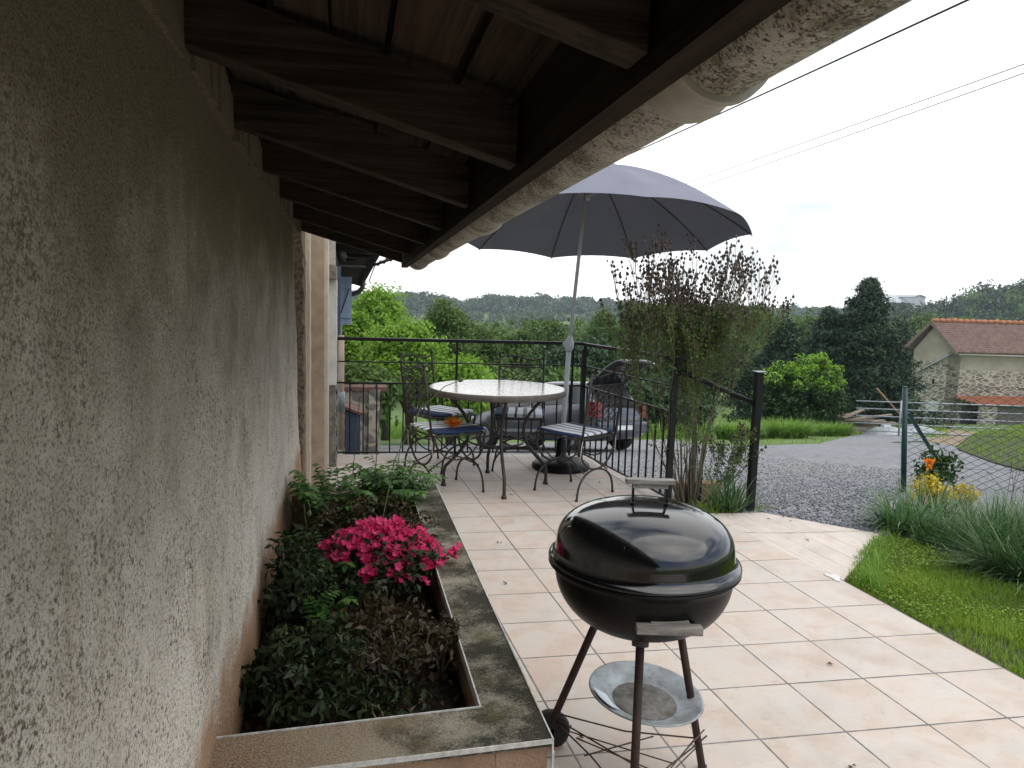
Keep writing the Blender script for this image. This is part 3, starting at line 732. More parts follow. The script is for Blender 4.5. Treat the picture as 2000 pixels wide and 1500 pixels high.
for k in range(9): y = 7.8+k*.9; mb = MB(); mb.box((-.3, y, 1.93), (e0.x-.08, y+.08, 2.01)); mb.build('rafter', M['darkroof'], nh)
mb = MB(); q = [P(710, 548, 11), P(708, 562, 11), P(700, 570, 11), P(688, 575, 11), P(683, 577, 11)]; mb.tube(q, .035, 10); mb.build('gutter_elbow', M['black_plastic'], nh)
# shutter (opened, seen almost face-on)
sy = 10.0; a = P(664, 634, sy); b_ = P(687, 541, sy)
mb = MB(); nbrd = 4; wb = (b_.x-a.x)/nbrd
for k in range(nbrd): mb.box((a.x+wb*k-.0005, sy+.002*(k%2), a.z), (a.x+wb*(k+1)+.0005, sy+.025+.002*(k%2), b_.z))
sh = mb.build('shutter', M['blue_wood'], nh)
mb = MB(); mb.box((a.x, sy-.02, a.z+.09), (b_.x, sy-.002, a.z+.15)); mb.build('batten', M['blue_wood'], sh)
mb = MB(); mb.box((a.x, sy-.02, b_.z-.15), (b_.x, sy-.002, b_.z-.09))
mb.build('batten', M['blue_wood'], sh)
mb = MB(); mb.tube([(a.x+.01, sy-.03, a.z+.15), (b_.x-.03, sy-.03, b_.z-.15)], .007, 6); mb.build('brace', M['black_iron'], sh)
mb = MB(); p = P(658, 600, 7.3); mb.box((p.x-.02, 7.28, P(658, 665, 7.3).z), (p.x+.035, 7.36, P(658, 520, 7.3).z)); mb.build('shutter_edge', M['blue_dark'], nh)
mb = MB(); p = P(669, 500, 7.6); mb.lathe([(0, .05), (.035, .04), (.045, 0), (.03, -.06), (0, -.065)], 14, p); mb.build('wall_lamp', M['black_plastic'], nh)
mb = MB(); mb.box((-.25, 7.6, P(668, 521, 7.6).z), (P(735, 521, 7.6).x-.1, 7.63, P(668, 521, 7.6).z+.02)); mb.build('lamp_bracket', M['wrought'], nh)
# downpipe (fixed to the terrace end)
px_ = P(667, 700, 7.1).x
mb = MB(); zt, zb = P(667, 655, 7.1).z, P(667, 885, 7.1).z
mb.tube([(px_, 7.1, zt), (px_, 7.1, zb)], .026, 14)
dp = mb.build('downpipe', M['pvc'], nh)
mb = MB(); mb.tube([(px_, 7.1, P(667, 805, 7.1).z), (px_, 7.1, P(667, 765, 7.1).z)], .034, 14); mb.build('tape_wrap', M['dish'], dp)
mb = MB(); mb.box((px_-.03, 7.05, zb-.02), (px_+.01, 7.09, zb+.03)); mb.build('pipe_foot', M['white'], dp)

# low stone wall with brick cap and gate pier, blue chest
lw = thing('low_stone_wall', 'dark rubble garden wall with red brick capping seen through the left railings', 'wall', (.2, 10.6, gzf(.2, 10.6)))
yw = 10.6; a = P(672, 870, yw); b_ = P(742, 764, yw)
mb = MB(); mb.box((-.6, yw, gzf(0, yw)-.1), (b_.x-.16, yw+.3, b_.z)); mb.build('wall', M['lowstone'], lw)
mb = MB()
for k in range(5): mb.box((-.3+k*.17, yw-.02, b_.z+.001), (-.3+k*.17+.16, yw+.3, b_.z+.06))
mb.build('brick_cap', M['brick'], lw)
mb = MB(); mb.box((b_.x-.157, yw-.05, gzf(0, yw)-.1), (b_.x, yw+.3, b_.z+.02)); mb.build('pier', M['lowstone'], lw)
y = 8.6; a = P(673, 892, y); b_ = P(704, 812, y); g0 = gzf(a.x, y)
bx_ = thing('blue_storage_chest', 'slate blue chest with a sloping reddish lid below the stone wall', 'chest', ((a.x+b_.x)/2, y+.2, g0))
mb = MB(); pts = [(a.x, y, g0), (b_.x, y, g0), (b_.x, y+.4, g0), (a.x, y+.4, g0), (a.x, y, b_.z+.07), (b_.x, y, b_.z), (b_.x, y+.4, b_.z), (a.x, y+.4, b_.z+.07)]
mb.add(pts, [(0, 3, 2, 1), (4, 5, 6, 7), (0, 1, 5, 4), (1, 2, 6, 5), (2, 3, 7, 6), (3, 0, 4, 7)]); mb.build('body', M['blue_dark'], bx_, bevel=.006)
mb = MB(); mb.slab([(a.x-.01, y-.03, b_.z+.085), (b_.x+.02, y-.03, b_.z+.004), (b_.x+.02, y+.42, b_.z+.004), (a.x-.01, y+.42, b_.z+.085)], .03); mb.build('lid', M['brick'], bx_)

# ------------------------------------------------------------------ planter
PZ = .40
pl = thing('stucco_planter', 'long raised planter bed with mossy coping and white edging strips against the stucco wall', 'planter', (.1, 3, 0))
mb = MB(); mb.box((.362, 1.668, 0), (.495, 4.2, PZ-.02)); mb.box((-.34, 1.668, 0), (.361, 1.815, PZ-.02)); mb.box((-.34, 4.08, 0), (.361, 4.2, PZ-.02))
mb.build('planter_wall', M['planter_face'], pl)
mb = MB()
poly = [(-.34, 1.64), (.503, 1.66), (.503, 4.22), (-.34, 4.22), (-.34, 4.06), (.354, 4.06), (.354, 1.829), (-.34, 1.80)]
mb.prism(poly, PZ-.019, PZ); mb.build('coping', M['coping'], pl)
mb = MB(); e = .004
mb.box((.5035, 1.655, PZ-.03), (.5075, 4.22, PZ+.003)); mb.box((.349, 1.83, PZ-.03), (.3535, 4.06, PZ+.003))
mb.bar((-.34, 1.637, PZ-.004), (.506, 1.657, PZ-.004), .004, .012); mb.bar((-.34, 1.8025, PZ-.013), (.354, 1.8315, PZ-.013), .004, .033)
mb.bar((.506, 1.655, 0), (.506, 1.655, PZ-.03), .006, .006, (0, 1, 0))
mb.build('edging_strip', M['white_trim'], pl)
n = 40; vs = []; fs = []
for j in range(n+1):
    for i in range(12):
        vs.append((-.33+.68*i/11, 1.80+2.27*j/n, PZ-.16+random.uniform(-.012, .012)))
for j in range(n):
    for i in range(11): a = j*12+i; fs.append((a, a+1, a+13, a+12))
mb = MB(); mb.add(vs, fs, True); mb.build('soil', M['soil'], pl)
# crack in the planter front at the wall
mb = MB(); cpts = [P(437, 1448, 1.66), P(430, 1462, 1.65), P(426, 1478, 1.645), P(416, 1500, 1.64)]

# ------------------------------------------------------------------ planter plants
def shrub(name, label, cat, c, rx, ry, rz, ncl, per, size, mat, clr=.09, stem=M['twig'], group=None, wr=.45, nst=14, extra=None, base=None, bottom=-.3):
    base = base or (c[0], c[1], c[2]-rz)
    t = thing(name, label, cat, base, group)
    pts = crown_points(c, rx, ry, rz, ncl, .25, bottom)
    V, Fc, a = clump_leaves(pts, clr, per, size, wr, .5)
    npmesh('foliage', V, Fc, mat, t, a)
    mb = MB()
    for p in pts[:nst]:
        p = Vector(p); b0_ = Vector(base)+Vector((random.uniform(-rx, rx)*.3, random.uniform(-ry, ry)*.3, -.02))
        m_ = b0_.lerp(p, .5)+Vector((random.uniform(-.03, .03), random.uniform(-.03, .03), .02))
        mb.tube([b0_, m_, p], [.006, .004, .002], 5)
    mb.build('stems', stem, t)
    return t, pts
SZ = PZ-.16
shrub('evergreen_shrub', 'dark glossy evergreen shrub at the near wall side of the planter', 'shrub', (-.14, 2.22, SZ+.07), .17, .30, .20, 52, 34, .042, M['azleaf'], .05, base=(-.14, 2.2, SZ), wr=.36)
shrub('evergreen_shrub', 'dark upright evergreen shrub against the stucco wall beside the pink flowers', 'shrub', (-.19, 2.78, SZ+.12), .11, .26, .24, 40, 34, .036, M['azleaf'], .05, base=(-.18, 2.75, SZ), wr=.4)
shrub('evergreen_shrub', 'low dark leafy shrub at the near corner of the planter bed', 'shrub', (.10, 2.02, SZ+.03), .17, .15, .10, 26, 26, .034, M['azleaf'], .045, base=(.1, 2.02, SZ), wr=.36)
shrub('brown_shrub', 'half bare brownish shrub in the middle of the planter in front of the azalea', 'shrub', (.12, 2.42, SZ+.06), .19, .34, .17, 60, 22, .03, M['brownleaf'], .06, base=(.12, 2.4, SZ), nst=40)
shrub('brown_shrub', 'small reddish leaved shrub hanging at the inner edge of the planter coping', 'shrub', (.31, 2.30, SZ+.12), .05, .13, .10, 12, 14, .03, M['brownleaf'], .03, base=(.3, 2.3, SZ), nst=10)
shrub('low_shrub', 'low dark shrub with reddish leaves behind the pink azalea', 'shrub', (.10, 3.50, SZ+.15), .30, .27, .15, 60, 30, .028, M['brownleaf'], .06, base=(.1, 3.6, SZ))
# azalea: foliage + flowers
az, azp = shrub('pink_azalea', 'azalea covered in bright pink flowers in the stucco planter', 'azalea', (.14, 2.93, SZ+.12), .27, .24, .18, 80, 30, .03, M['azleaf'], .055, base=(.14, 2.93, SZ), bottom=0)
def flower(c, r, nrm, n=5):
    c = np.array(c); nrm = unit(np.array([nrm]))[0]; u = unit(np.cross(nrm, rng.normal(size=3))[None])[0]; w_ = np.cross(nrm, u)
    ang = np.arange(n)*2*np.pi/n+rng.uniform(0, 6)
    d = np.cos(ang)[:, None]*u+np.sin(ang)[:, None]*w_+nrm*.45
    return leafquads(np.repeat(c[None], n, 0), d, np.repeat(nrm[None], n, 0), r*rng.uniform(.85, 1.15, n), .75, -.1)
Vs, Fs, As = [], [], []; k = 0
for q in range(420):
    ang = rng.uniform(0, 2*np.pi); rr = rng.uniform(0, 1)**.5
    x = .13+.27*rr*np.cos(ang); y = 2.98+.22*rr*np.sin(ang)
    z = SZ+.31-.15*rr**2+rng.uniform(-.025, .03)
    if y < 2.85 and x < .05: continue
    if rng.uniform() < .25 and np.sin(x*40)*np.sin(y*35) > .2: continue
    for _ in range(2):
        V, Fc = flower((x+rng.uniform(-.012, .012), y+rng.uniform(-.012, .012), z+rng.uniform(-.01, .01)), .021, (rng.normal(0, .5)+(x-.13)*2, -.5+rng.normal(0, .5), 1))
        Vs.append(V); Fs.append(Fc+k); k += len(V); As.append(np.full(len(Fc), rng.uniform(0, 1))*.6+rng.uniform(0, .4, len(Fc)))
npmesh('flowers', np.concatenate(Vs), np.concatenate(Fs), M['pink'], az, np.concatenate(As))
# a small spray leaning over the coping
Vs, Fs, As = [], [], []; k = 0
for q in range(14):
    V, Fc = flower((.43+rng.uniform(-.025, .02), 2.90+rng.uniform(-.03, .03), PZ+.055+rng.uniform(-.02, .02)), .017, (.5, -.4, .8))
    Vs.append(V); Fs.append(Fc+k); k += len(V); As.append(rng.uniform(0, .6, len(Fc)))
npmesh('flower_spray', np.concatenate(Vs), np.concatenate(Fs), M['pink'], az, np.concatenate(As))
# poppies: lobed leaves at the far end
def poppy(name, label, c, n, hgt, spread, size, group=None):
    t = thing(name, label, 'poppy', (c[0], c[1], SZ), group); Vs, Fs, As = [], [], []; k = 0
    for q in range(n):
        az_ = rng.uniform(0, 2*np.pi); ln = hgt*rng.uniform(.7, 1.25); out_ = spread*rng.uniform(.5, 1.2)
        b0_ = np.array([c[0]+rng.normal(0, .06), c[1]+rng.normal(0, .10), SZ+.02])
        for s_ in range(9):
            tt = .3+.7*s_/8
            p = b0_+np.array([np.cos(az_)*out_*tt**1.5, np.sin(az_)*out_*tt**1.5, ln*(tt-.38*tt**3)])
            d0 = np.array([np.cos(az_), np.sin(az_), .55-tt])
            for sg in (-1, 1) if s_ < 8 else (0,):
                sd_ = np.array([-np.sin(az_), np.cos(az_), 0])*sg
                V, Fc = leafquads(p[None], (d0*.7+sd_)[None], np.array([[0, 0, 1.]]), [size*(1.15-.6*abs(tt-.55))], .55, .08)
                Vs.append(V); Fs.append(Fc+k); k += 4; As.append(rng.uniform(0, 1, 1))
    npmesh('leaves', np.concatenate(Vs), np.concatenate(Fs), M['poppy'], t, np.concatenate(As))
    return t
poppy('poppy_plant', 'bright green lobed poppy leaves at the far end of the planter', (.20, 3.86, 0), 120, .44, .20, .046)
poppy('poppy_plant', 'green poppy leaves by the door jamb at the far wall side of the planter', (-.14, 3.85, 0), 44, .44, .14, .044)
poppy('poppy_plant', 'green poppy leaves growing beside the left edge of the pink azalea', (-.12, 3.02, 0), 16, .27, .12, .05)
poppy('poppy_plant', 'small green leaf tuft low in front of the pink azalea', (-.1, 2.62, 0), 8, .22, .10, .045)
def budstem(pts, r=.0022, bud=.011, lab=''):
    t = thing('poppy_bud', lab, 'flower bud', pts[0]); mb = MB(); mb.tube(pts, r, 6); mb.build('stem', M['tallgrass_solid'], t)
    d = (Vector(pts[-1])-Vector(pts[-2])).normalized()
    mb = MB(); c = Vector(pts[-1]); n = 8; prof = [(0, -1), (.6, -.7), (.95, -.2), (.9, .35), (.5, .8), (0, 1)]
    u = d.orthogonal().normalized(); v_ = d.cross(u); vs = []
    for (rr, zz) in prof:
        for k in range(n): a_ = 2*math.pi*k/n; vs.append(c+d*(zz*bud*1.5)+(u*math.cos(a_)+v_*math.sin(a_))*rr*bud)
    fs = [(i*n+k, i*n+(k+1) % n, (i+1)*n+(k+1) % n, (i+1)*n+k) for i in range(5) for k in range(n)]
    mb.add(vs, fs, True); mb.build('bud', M['tallgrass_solid'], t); return t
M['tallgrass_solid'] = simple('green_stem', (.10, .14, .05), (.07, .10, .035), 40, .6)
budstem([P(735, 1120, 2.9), P(742, 1040, 2.95), P(770, 900, 3.05), P(820, 800, 3.15), P(868, 755, 3.2), P(900, 742, 3.25)], lab='tall thin poppy bud bending over in front of the mosaic table')
budstem([P(600, 1040, 3.3), P(596, 1010, 3.3), P(594, 985, 3.3), P(600, 977, 3.3), P(605, 988, 3.3), P(604, 1003, 3.3)], r=.0025, lab='nodding poppy bud close to the stucco wall')
for (u, y0, v1, yy, nm) in ((689, 930, 770, 3.9, 'leftmost thin poppy bud standing in front of the low stone wall'), (733, 925, 765, 4.0, 'thin poppy bud between the planter and the left railing balusters'), (775, 925, 830, 4.05, 'nodding poppy bud below the left front chair cushion')):
    budstem([P(u, y0, yy), P(u+6, (y0+v1)/2, yy), P(u+14, v1+6, yy), P(u+22, v1, yy), P(u+29, v1+10, yy), P(u+28, v1+24, yy)], r=.002, bud=.009, lab=nm)
# dead leaves on the soil
n = 900; pos = np.stack([rng.uniform(-.30, .345, n), rng.uniform(1.83, 3.3, n), np.full(n, SZ+.006)+rng.uniform(0, .02, n)], 1)
V, Fc = leafquads(pos, rnd_dirs(n)*[1, 1, .3], rnd_dirs(n, 3), rng.uniform(.018, .04, n), .55, .15)
tag(npmesh('leaf_litter', V, Fc, M['deadleaf'], None, rng.uniform(0, 1, n)), 'dry brown leaf litter covering the soil of the planter', 'leaf litter', kind='stuff')
# strap leaves in the azalea
n = 16; pos = np.stack([rng.normal(.0, .06, n), rng.normal(2.82, .04, n), np.full(n, SZ)], 1); an = rng.uniform(-.9, 1.2, n)
V, Fc, sg = blades(pos, rng.uniform(.22, .38, n), .022, np.stack([np.cos(an), np.sin(an)-.3], 1), rng.uniform(.9, 1.7, n), 6)
tag(npmesh('strap_leaf_plant', V, Fc, M['iris'], None, np.repeat(rng.uniform(.2, .8, n), sg)), 'arching strap leaves in front of the pink azalea flowers', 'plant')

# ------------------------------------------------------------------ terrace railing
rl = thing('terrace_railing', 'black iron railing with thin vertical bars round the far corner of the tiled terrace', 'railing', (1.2, 6.7, 0))
A0 = Vector((-.11, 6.86, 0)); A1 = Vector((2.20, 6.70, 0)); B1 = Vector((2.368, 5.03, 0))
U = Vector((0, 0, 1))
def at(a, b, t, z): return a.lerp(b, t)+U*z
mb = MB(); mb.bar(at(A0, A1, 0, 1.10), at(A0, A1, 1.02, 1.10), .045, .03); mb.build('top_rail', M['black_iron'], rl, bevel=.004)
mb = MB(); mb.bar(at(A1, B1, -.04, 1.095), at(A1, B1, 1.06, 1.10), .045, .03); mb.build('top_rail', M['black_iron'], rl, bevel=.004)
for z, hh_ in ((.89, .012), (.695, .016), (.045, .014)):
    mb = MB(); mb.bar(at(A0, A1, 0, z), at(A0, A1, 1, z), .014, hh_); mb.build('horizontal_bar', M['black_iron'], rl)
    mb = MB(); mb.bar(at(A1, B1, 0, z), at(A1, B1, 1, z), .014, hh_); mb.build('horizontal_bar', M['black_iron'], rl)
for t_ in (.0, .475, .955):
    p = A0.lerp(A1, t_); mb = MB(); mb.bar(p, p+U*1.085, .02, .02, (0, 1, 0)); mb.build('upright', M['black_iron'], rl)
for p in (A1+Vector((.0, -.02, 0)), B1):
    mb = MB(); mb.box((p.x-.021, p.y-.021, -.02), (p.x+.021, p.y+.021, 1.045)); mb.add([(p.x-.021, p.y-.021, 1.0451), (p.x+.021, p.y-.021, 1.0451), (p.x+.021, p.y+.021, 1.0451), (p.x-.021, p.y+.021, 1.0451), (p.x, p.y, 1.085)], [(0, 1, 4), (1, 2, 4), (2, 3, 4), (3, 0, 4)])
    mb.build('post', M['black_iron'], rl)
nb = 19
for k in range(1, nb):
    p = A0.lerp(A1, k/nb); mb = MB(); mb.bar(p+U*.05, p+U*.69, .012, .012, (0, 1, 0)); mb.build('baluster', M['black_iron'], rl)
nb = 14
for k in range(1, nb):
    p = A1.lerp(B1, k/nb); mb = MB(); mb.bar(p+U*.05, p+U*.69, .012, .012, (0, 1, 0)); mb.build('baluster', M['black_iron'], rl)
hr = thing('ramp_handrail', 'sloping black handrail running down to a square black post beside the twiggy shrub', 'handrail', (3.0, 4.91, -.08))
p2 = P(1470, 985, 4.9); t2 = P(1480, 727, 4.9)
mb = MB(); mb.box((2.985-.026, 4.9-.026, -.15), (2.985+.026, 4.9+.026, t2.z)); mb.build('post', M['black_iron'], hr, bevel=.004)
mb = MB(); mb.box((2.985-.04, 4.9-.04, t2.z+.001), (2.985+.04, 4.9+.04, t2.z+.008)); mb.build('post_cap', M['galv'], hr)
mb = MB(); mb.tube([B1+Vector((.02, -.01, .985)), P(1335, 727, 5.0), P(1478, 790, 4.9)], .019, 10); mb.build('rail', M['black_iron'], hr)

# ------------------------------------------------------------------ twiggy hibiscus shrub with seed capsules
hb = thing('seed_capsule_shrub', 'tall twiggy shrub with dry brown seed capsules growing by the terrace corner post', 'shrub', (2.60, 5.15, -.08))
segs = []; tips = []; nodes = []
def grow(p, d, ln, r_, depth):
    n_ = 4; pts = [p]; rr = [r_]
    for k in range(n_):
        d = (d+Vector((random.gauss(0, .07), random.gauss(0, .07), .10))).normalized(); p = p+d*(ln/n_); pts.append(p); rr.append(r_*(1-.16*(k+1)))
        if depth >= 1 or k > 1: nodes.append((p, d))
    segs.append((pts, rr))
    if depth >= 4 or ln < .10: tips.append((p, d)); return
    for q in range(3 if depth in (1, 2) else 2):
        nd_ = (d+Vector((random.gauss(0, .25), random.gauss(0, .25), .16))).normalized()
        grow(p, nd_, ln*random.uniform(.62, .86), rr[-1]*.76, depth+1)
hb0 = Vector((2.60, 5.15, -.10))
for k in range(26):
    an = 2.4*k+random.uniform(-.2, .2); sp_ = .06+.46*((k+.5)/26)**.7
    grow(hb0+Vector((math.cos(an)*.05, math.sin(an)*.05, 0)), Vector((math.cos(an)*sp_*(.40 if math.cos(an) > 0 else 1)-.06, math.sin(an)*sp_*.8, 1)).normalized(), random.uniform(.50, .66)*(1-.18*sp_), .009, 0)
for k in range(8):     # low arching shoots to the right
    an = random.uniform(-.7, .5); grow(hb0+Vector((.05, 0, 0)), Vector((math.cos(an), math.sin(an), .75)).normalized(), random.uniform(.26, .34), .005, 2)
mb = MB()
for pts, rr in segs: mb.tube(pts, [max(x_, .0016) for x_ in rr], 5, caps=False)
mb.build('branches', M['twig'], hb)
mb = MB(); mb.tube([hb0, hb0+Vector((.01, 0, .4)), hb0+Vector((.03, .01, .75))], [.028, .02, .009], 12); mb.tube([hb0+Vector((.09, .02, 0)), hb0+Vector((.10, .02, .35)), hb0+Vector((.16, .03, .7))], [.022, .018, .009], 10)
mb.build('trunk', M['bark'], hb)
# capsules
cp_ = []
for p, d in tips:
    for q in range(random.choice((1, 2, 2, 3))): cp_.append(p+d*(-.035*q)+Vector((random.gauss(0, .009), random.gauss(0, .009), 0)))
for p, d in nodes:
    if p.z > 1.25 and random.random() < .15: cp_.append(p+Vector((random.gauss(0, .014), random.gauss(0, .014), .01)))
cp_ = np.array([tuple(x_) for x_ in cp_]); n = len(cp_)
ov = np.array([[1, 0, 0], [0, 1, 0], [-1, 0, 0], [0, -1, 0], [0, 0, 1.5], [0, 0, -1]])
of = np.array([[0, 1, 4], [1, 2, 4], [2, 3, 4], [3, 0, 4], [1, 0, 5], [2, 1, 5], [3, 2, 5], [0, 3, 5]])
Vc = (cp_[:, None, :]+ov[None]*rng.uniform(.008, .0145, (n, 1, 1))).reshape(-1, 3); Fc = (np.arange(n)[:, None, None]*6+of[None]).reshape(-1, 3)
npmesh('seed_capsules', Vc, Fc, M['capsule'], hb, np.repeat(rng.uniform(0, 1, n), 8))
lp = np.array([tuple(p) for p, d in nodes if .12 < p.z < 1.5]*9); lp = lp[rng.uniform(0, 1, len(lp)) < .6]
lp = lp+rng.normal(0, .018, lp.shape); n = len(lp)
V, Fc = leafquads(lp, rnd_dirs(n), rnd_dirs(n, .6), rng.uniform(.012, .03, n), .6)
npmesh('foliage', V, Fc, M['hibleaf'], hb, rng.uniform(0, 1, n)*.6+np.clip((lp[:, 2]-.6)*.3, 0, .4))

# iris clump and things round the shrub base
def blade_clump(name, label, cat, c, n, rad, h, wd, mat, bend=(.2, 1.1), group=None, zf=None, ry=None, tilt=(0, .25), dirx=0):
    ang = rng.uniform(0, 2*np.pi, n); rr = rad*rng.uniform(0, 1, n)**.5
    pos = np.stack([c[0]+np.cos(ang)*rr, c[1]+np.sin(ang)*rr*(ry or 1), np.full(n, c[2])], 1)
    if zf: pos[:, 2] = zf(pos[:, 0], pos[:, 1])-.01
    la = ang+rng.normal(0, .7, n)
    if dirx: la = np.where(rng.uniform(0, 1, n) < abs(dirx), np.pi*(dirx < 0)+rng.normal(.15, .45, n), la)
    V, Fc, sg = blades(pos, rng.uniform(.55, 1.15, n)*h, wd*rng.uniform(.6, 1.2, n), np.stack([np.cos(la), np.sin(la)], 1), rng.uniform(bend[0], bend[1], n), 6, rng.uniform(tilt[0], tilt[1], n))
    a = np.repeat(rng.uniform(0, 1, n), sg)*.75+np.tile(np.linspace(0, .25, sg), n)
    return tag(npmesh(name, V, Fc, M[mat], None, a), label, cat, group)
blade_clump('iris_clump', 'dark green sword leaved iris clump at the foot of the black handrail post', 'iris', (2.80, 4.90, -.05), 130, .10, .34, .016, 'strapleaf', (.1, .9), tilt=(0, .95))
blade_clump('grass_tuft', 'short bright grass tuft between the ramp and the twiggy shrub', 'grass tuft', (2.66, 4.86, -.06), 150, .13, .13, .007, 'grass', (.3, 1.6))
blade_clump('grass_tuft', 'dry grass wisp at the outer corner of the ramp beside the handrail post', 'grass tuft', (3.04, 4.90, -.06), 40, .06, .10, .005, 'tallgrass', (.3, 1.6))
mb = MB(); a = P(1345, 985, 5.35); mb.box((a.x-.10, 5.3, -.15), (a.x+.26, 5.42, .07)); tag(mb.build('timber_edging', M['tanwood'], bevel=.01), 'short tan timber edging block lying behind the twiggy shrub base', 'timber')
mb = MB(); mb.tube([(3.02, 4.98, -.05), (3.16, 4.95, -.04), (3.27, 4.9, -.045)], [.012, .016, .006], 7); tag(mb.build('dry_twig', M['deadwood'] if 'deadwood' in M else M['twig']), 'dry twig lying on the gravel beside the black handrail post', 'twig')

# ------------------------------------------------------------------ mosaic garden table
TC = Vector((1.165, 5.70, 0)); TZ = .80
tb = thing('garden_table', 'round garden table with pale mosaic top and brown iron legs', 'table', TC)
mb = MB(); mb.lathe([(0, TZ), (.535, TZ), (.543, TZ-.004)], 96, TC, False); mb.build('tabletop', M['tabletop'], tb)
mb = MB(); mb.lathe([(.535, TZ-.002), (.544, TZ-.001), (.549, TZ-.006), (.549, TZ-.045), (.54, TZ-.05), (.52, TZ-.05), (0, TZ-.03)], 96, TC); mb.build('table_rim', M['table_rim'], tb)
for k in range(4):
    an = R(-92+90*k); d = Vector((math.cos(an), math.sin(an), 0)); pts = []
    for q in range(15):
        t_ = q/14; z = TZ-.05-(TZ-.05)*t_; r0 = .44-.13*math.sin(t_*math.pi*.75)+.0*t_; r0 = .42*(1-t_)+.42*t_-.20*math.sin(math.pi*min(t_*1.25, 1))
        pts.append(TC+d*r0+U*z)
    mb = MB(); mb.tube(pts, .0135, 10); mb.lathe([(0, .0), (.022, .0), (.022, .012), (.014, .03), (0, .03)], 12, TC+d*.42); mb.build('leg', M['wrought'], tb)
mb = MB(); mb.tube([TC+Vector((.22*math.cos(a_), .22*math.sin(a_), .36)) for a_ in np.linspace(0, 2*math.pi, 33)[:-1]], .008, 6, closed=True); mb.build('leg_ring', M['wrought'], tb)

# ------------------------------------------------------------------ wrought iron chairs (seat faces +x local, back at -x)
SH = .47; SW = .225
def make_chair():
    t = thing('garden_chair', '', 'chair', (0, 0, 0))
    mb = MB(); ring = [(SW, -SW+.03, SH), (SW, SW-.03, SH), (SW-.03, SW, SH), (-SW+.03, SW, SH), (-SW, SW-.03, SH), (-SW, -SW+.03, SH), (-SW+.03, -SW, SH), (SW-.03, -SW, SH)]
    mb.tube(ring, .008, 8, closed=True)
    for k in range(5): x_ = -SW+2*SW*(k+1)/6; mb.bar((x_, -SW, SH), (x_, SW, SH), .018, .003)
    mb.build('seat_frame', M['wrought'], t)
    # arched legs: upper U and lower inverted U in the front and rear planes
    for sx in (1, -1):
        mb = MB(); x_ = sx*(SW-.01)
        hw = SW-.005; mid = .22
        up_ = [(x_, -hw*math.cos(a_), SH-(SH-mid)*math.sin(a_)**.9) for a_ in np.linspace(0, math.pi, 21)]
        lo_ = [(x_, -hw*math.cos(a_), mid*math.sin(a_)**.75) for a_ in np.linspace(0, math.pi, 21)]
        lo_[0] = (x_, -hw-.004, 0); lo_[-1] = (x_, hw+.004, 0)
        mb.tube(up_, .0085, 8); mb.tube(lo_, .0085, 8)
        for sy_ in (-1, 1): mb.tube([(x_, sy_*(hw+.004), 0), (x_, sy_*(hw+.004), .016)], .012, 8)
        mb.build('leg_arch', M['wrought'], t)
    for sy_ in (1, -1):
        mb = MB(); y_ = sy_*(SW-.02)
        mb.tube([((SW-.03)*math.cos(a_), y_*.92, SH-.20*math.sin(a_)) for a_ in np.linspace(0, math.pi, 15)], .006, 6)
        mb.tube([(-SW+.01, y_*.7, .20), (-.07, y_*.55, .27), (0, y_*.5, .285), (.07, y_*.55, .27), (SW-.01, y_*.7, .20)], .006, 6)
        mb.build('side_brace', M['wrought'], t)
    # back posts
    lean = .07
    def bp(y, z): return (-SW-.005-lean*(z-SH)/.5, y, z)
    for sy_ in (1, -1):
        mb = MB(); mb.tube([bp(sy_*(SW-.02), SH-.04), bp(sy_*(SW-.02), SH+.25), bp(sy_*(SW-.02), .99)], .0095, 8)
        q = bp(sy_*(SW-.02), .995); mb.lathe([(0, -.01), (.013, -.008), (.016, .004), (.010, .016), (0, .02)], 10, q)
        mb.build('back_post', M['wrought'], t)
    mb = MB(); w2 = SW-.02
    mb.tube([bp(-w2+2*w2*k/10, .965+.018*math.sin(k/10*2*math.pi)) for k in range(11)], .007, 6)
    mb.build('back_rail', M['wrought'], t)
    for z in (.88, .60): mb = MB(); mb.tube([bp(-w2, z), bp(w2, z)], .006, 6); mb.build('back_rail', M['wrought'], t)
    mb = MB()      # woven lattice panel
    z0, z1 = .605, .878; ncol, nrow = 5, 4
    for s_ in (1, -1):
        for k in range(-nrow, ncol+1):
            pts = []
            for q in range(13):
                f = q/12; z = z0+(z1-z0)*f; y = -w2+2*w2*((k+f*nrow) if s_ > 0 else (k+nrow-f*nrow))/ncol
                if -w2 <= y <= w2: pts.append(bp(y+.010*math.sin(f*nrow*2*math.pi), z))
            if len(pts) > 1: mb.tube(pts, .0042, 5)
    for k in range(ncol): mb.tube([bp(-w2+2*w2*(k+.5)/ncol, .885), bp(-w2+2*w2*(k+.5)/ncol, .955)], .003, 5)
    mb.build('back_lattice', M['wrought'], t)
    return t
ch0 = make_chair()
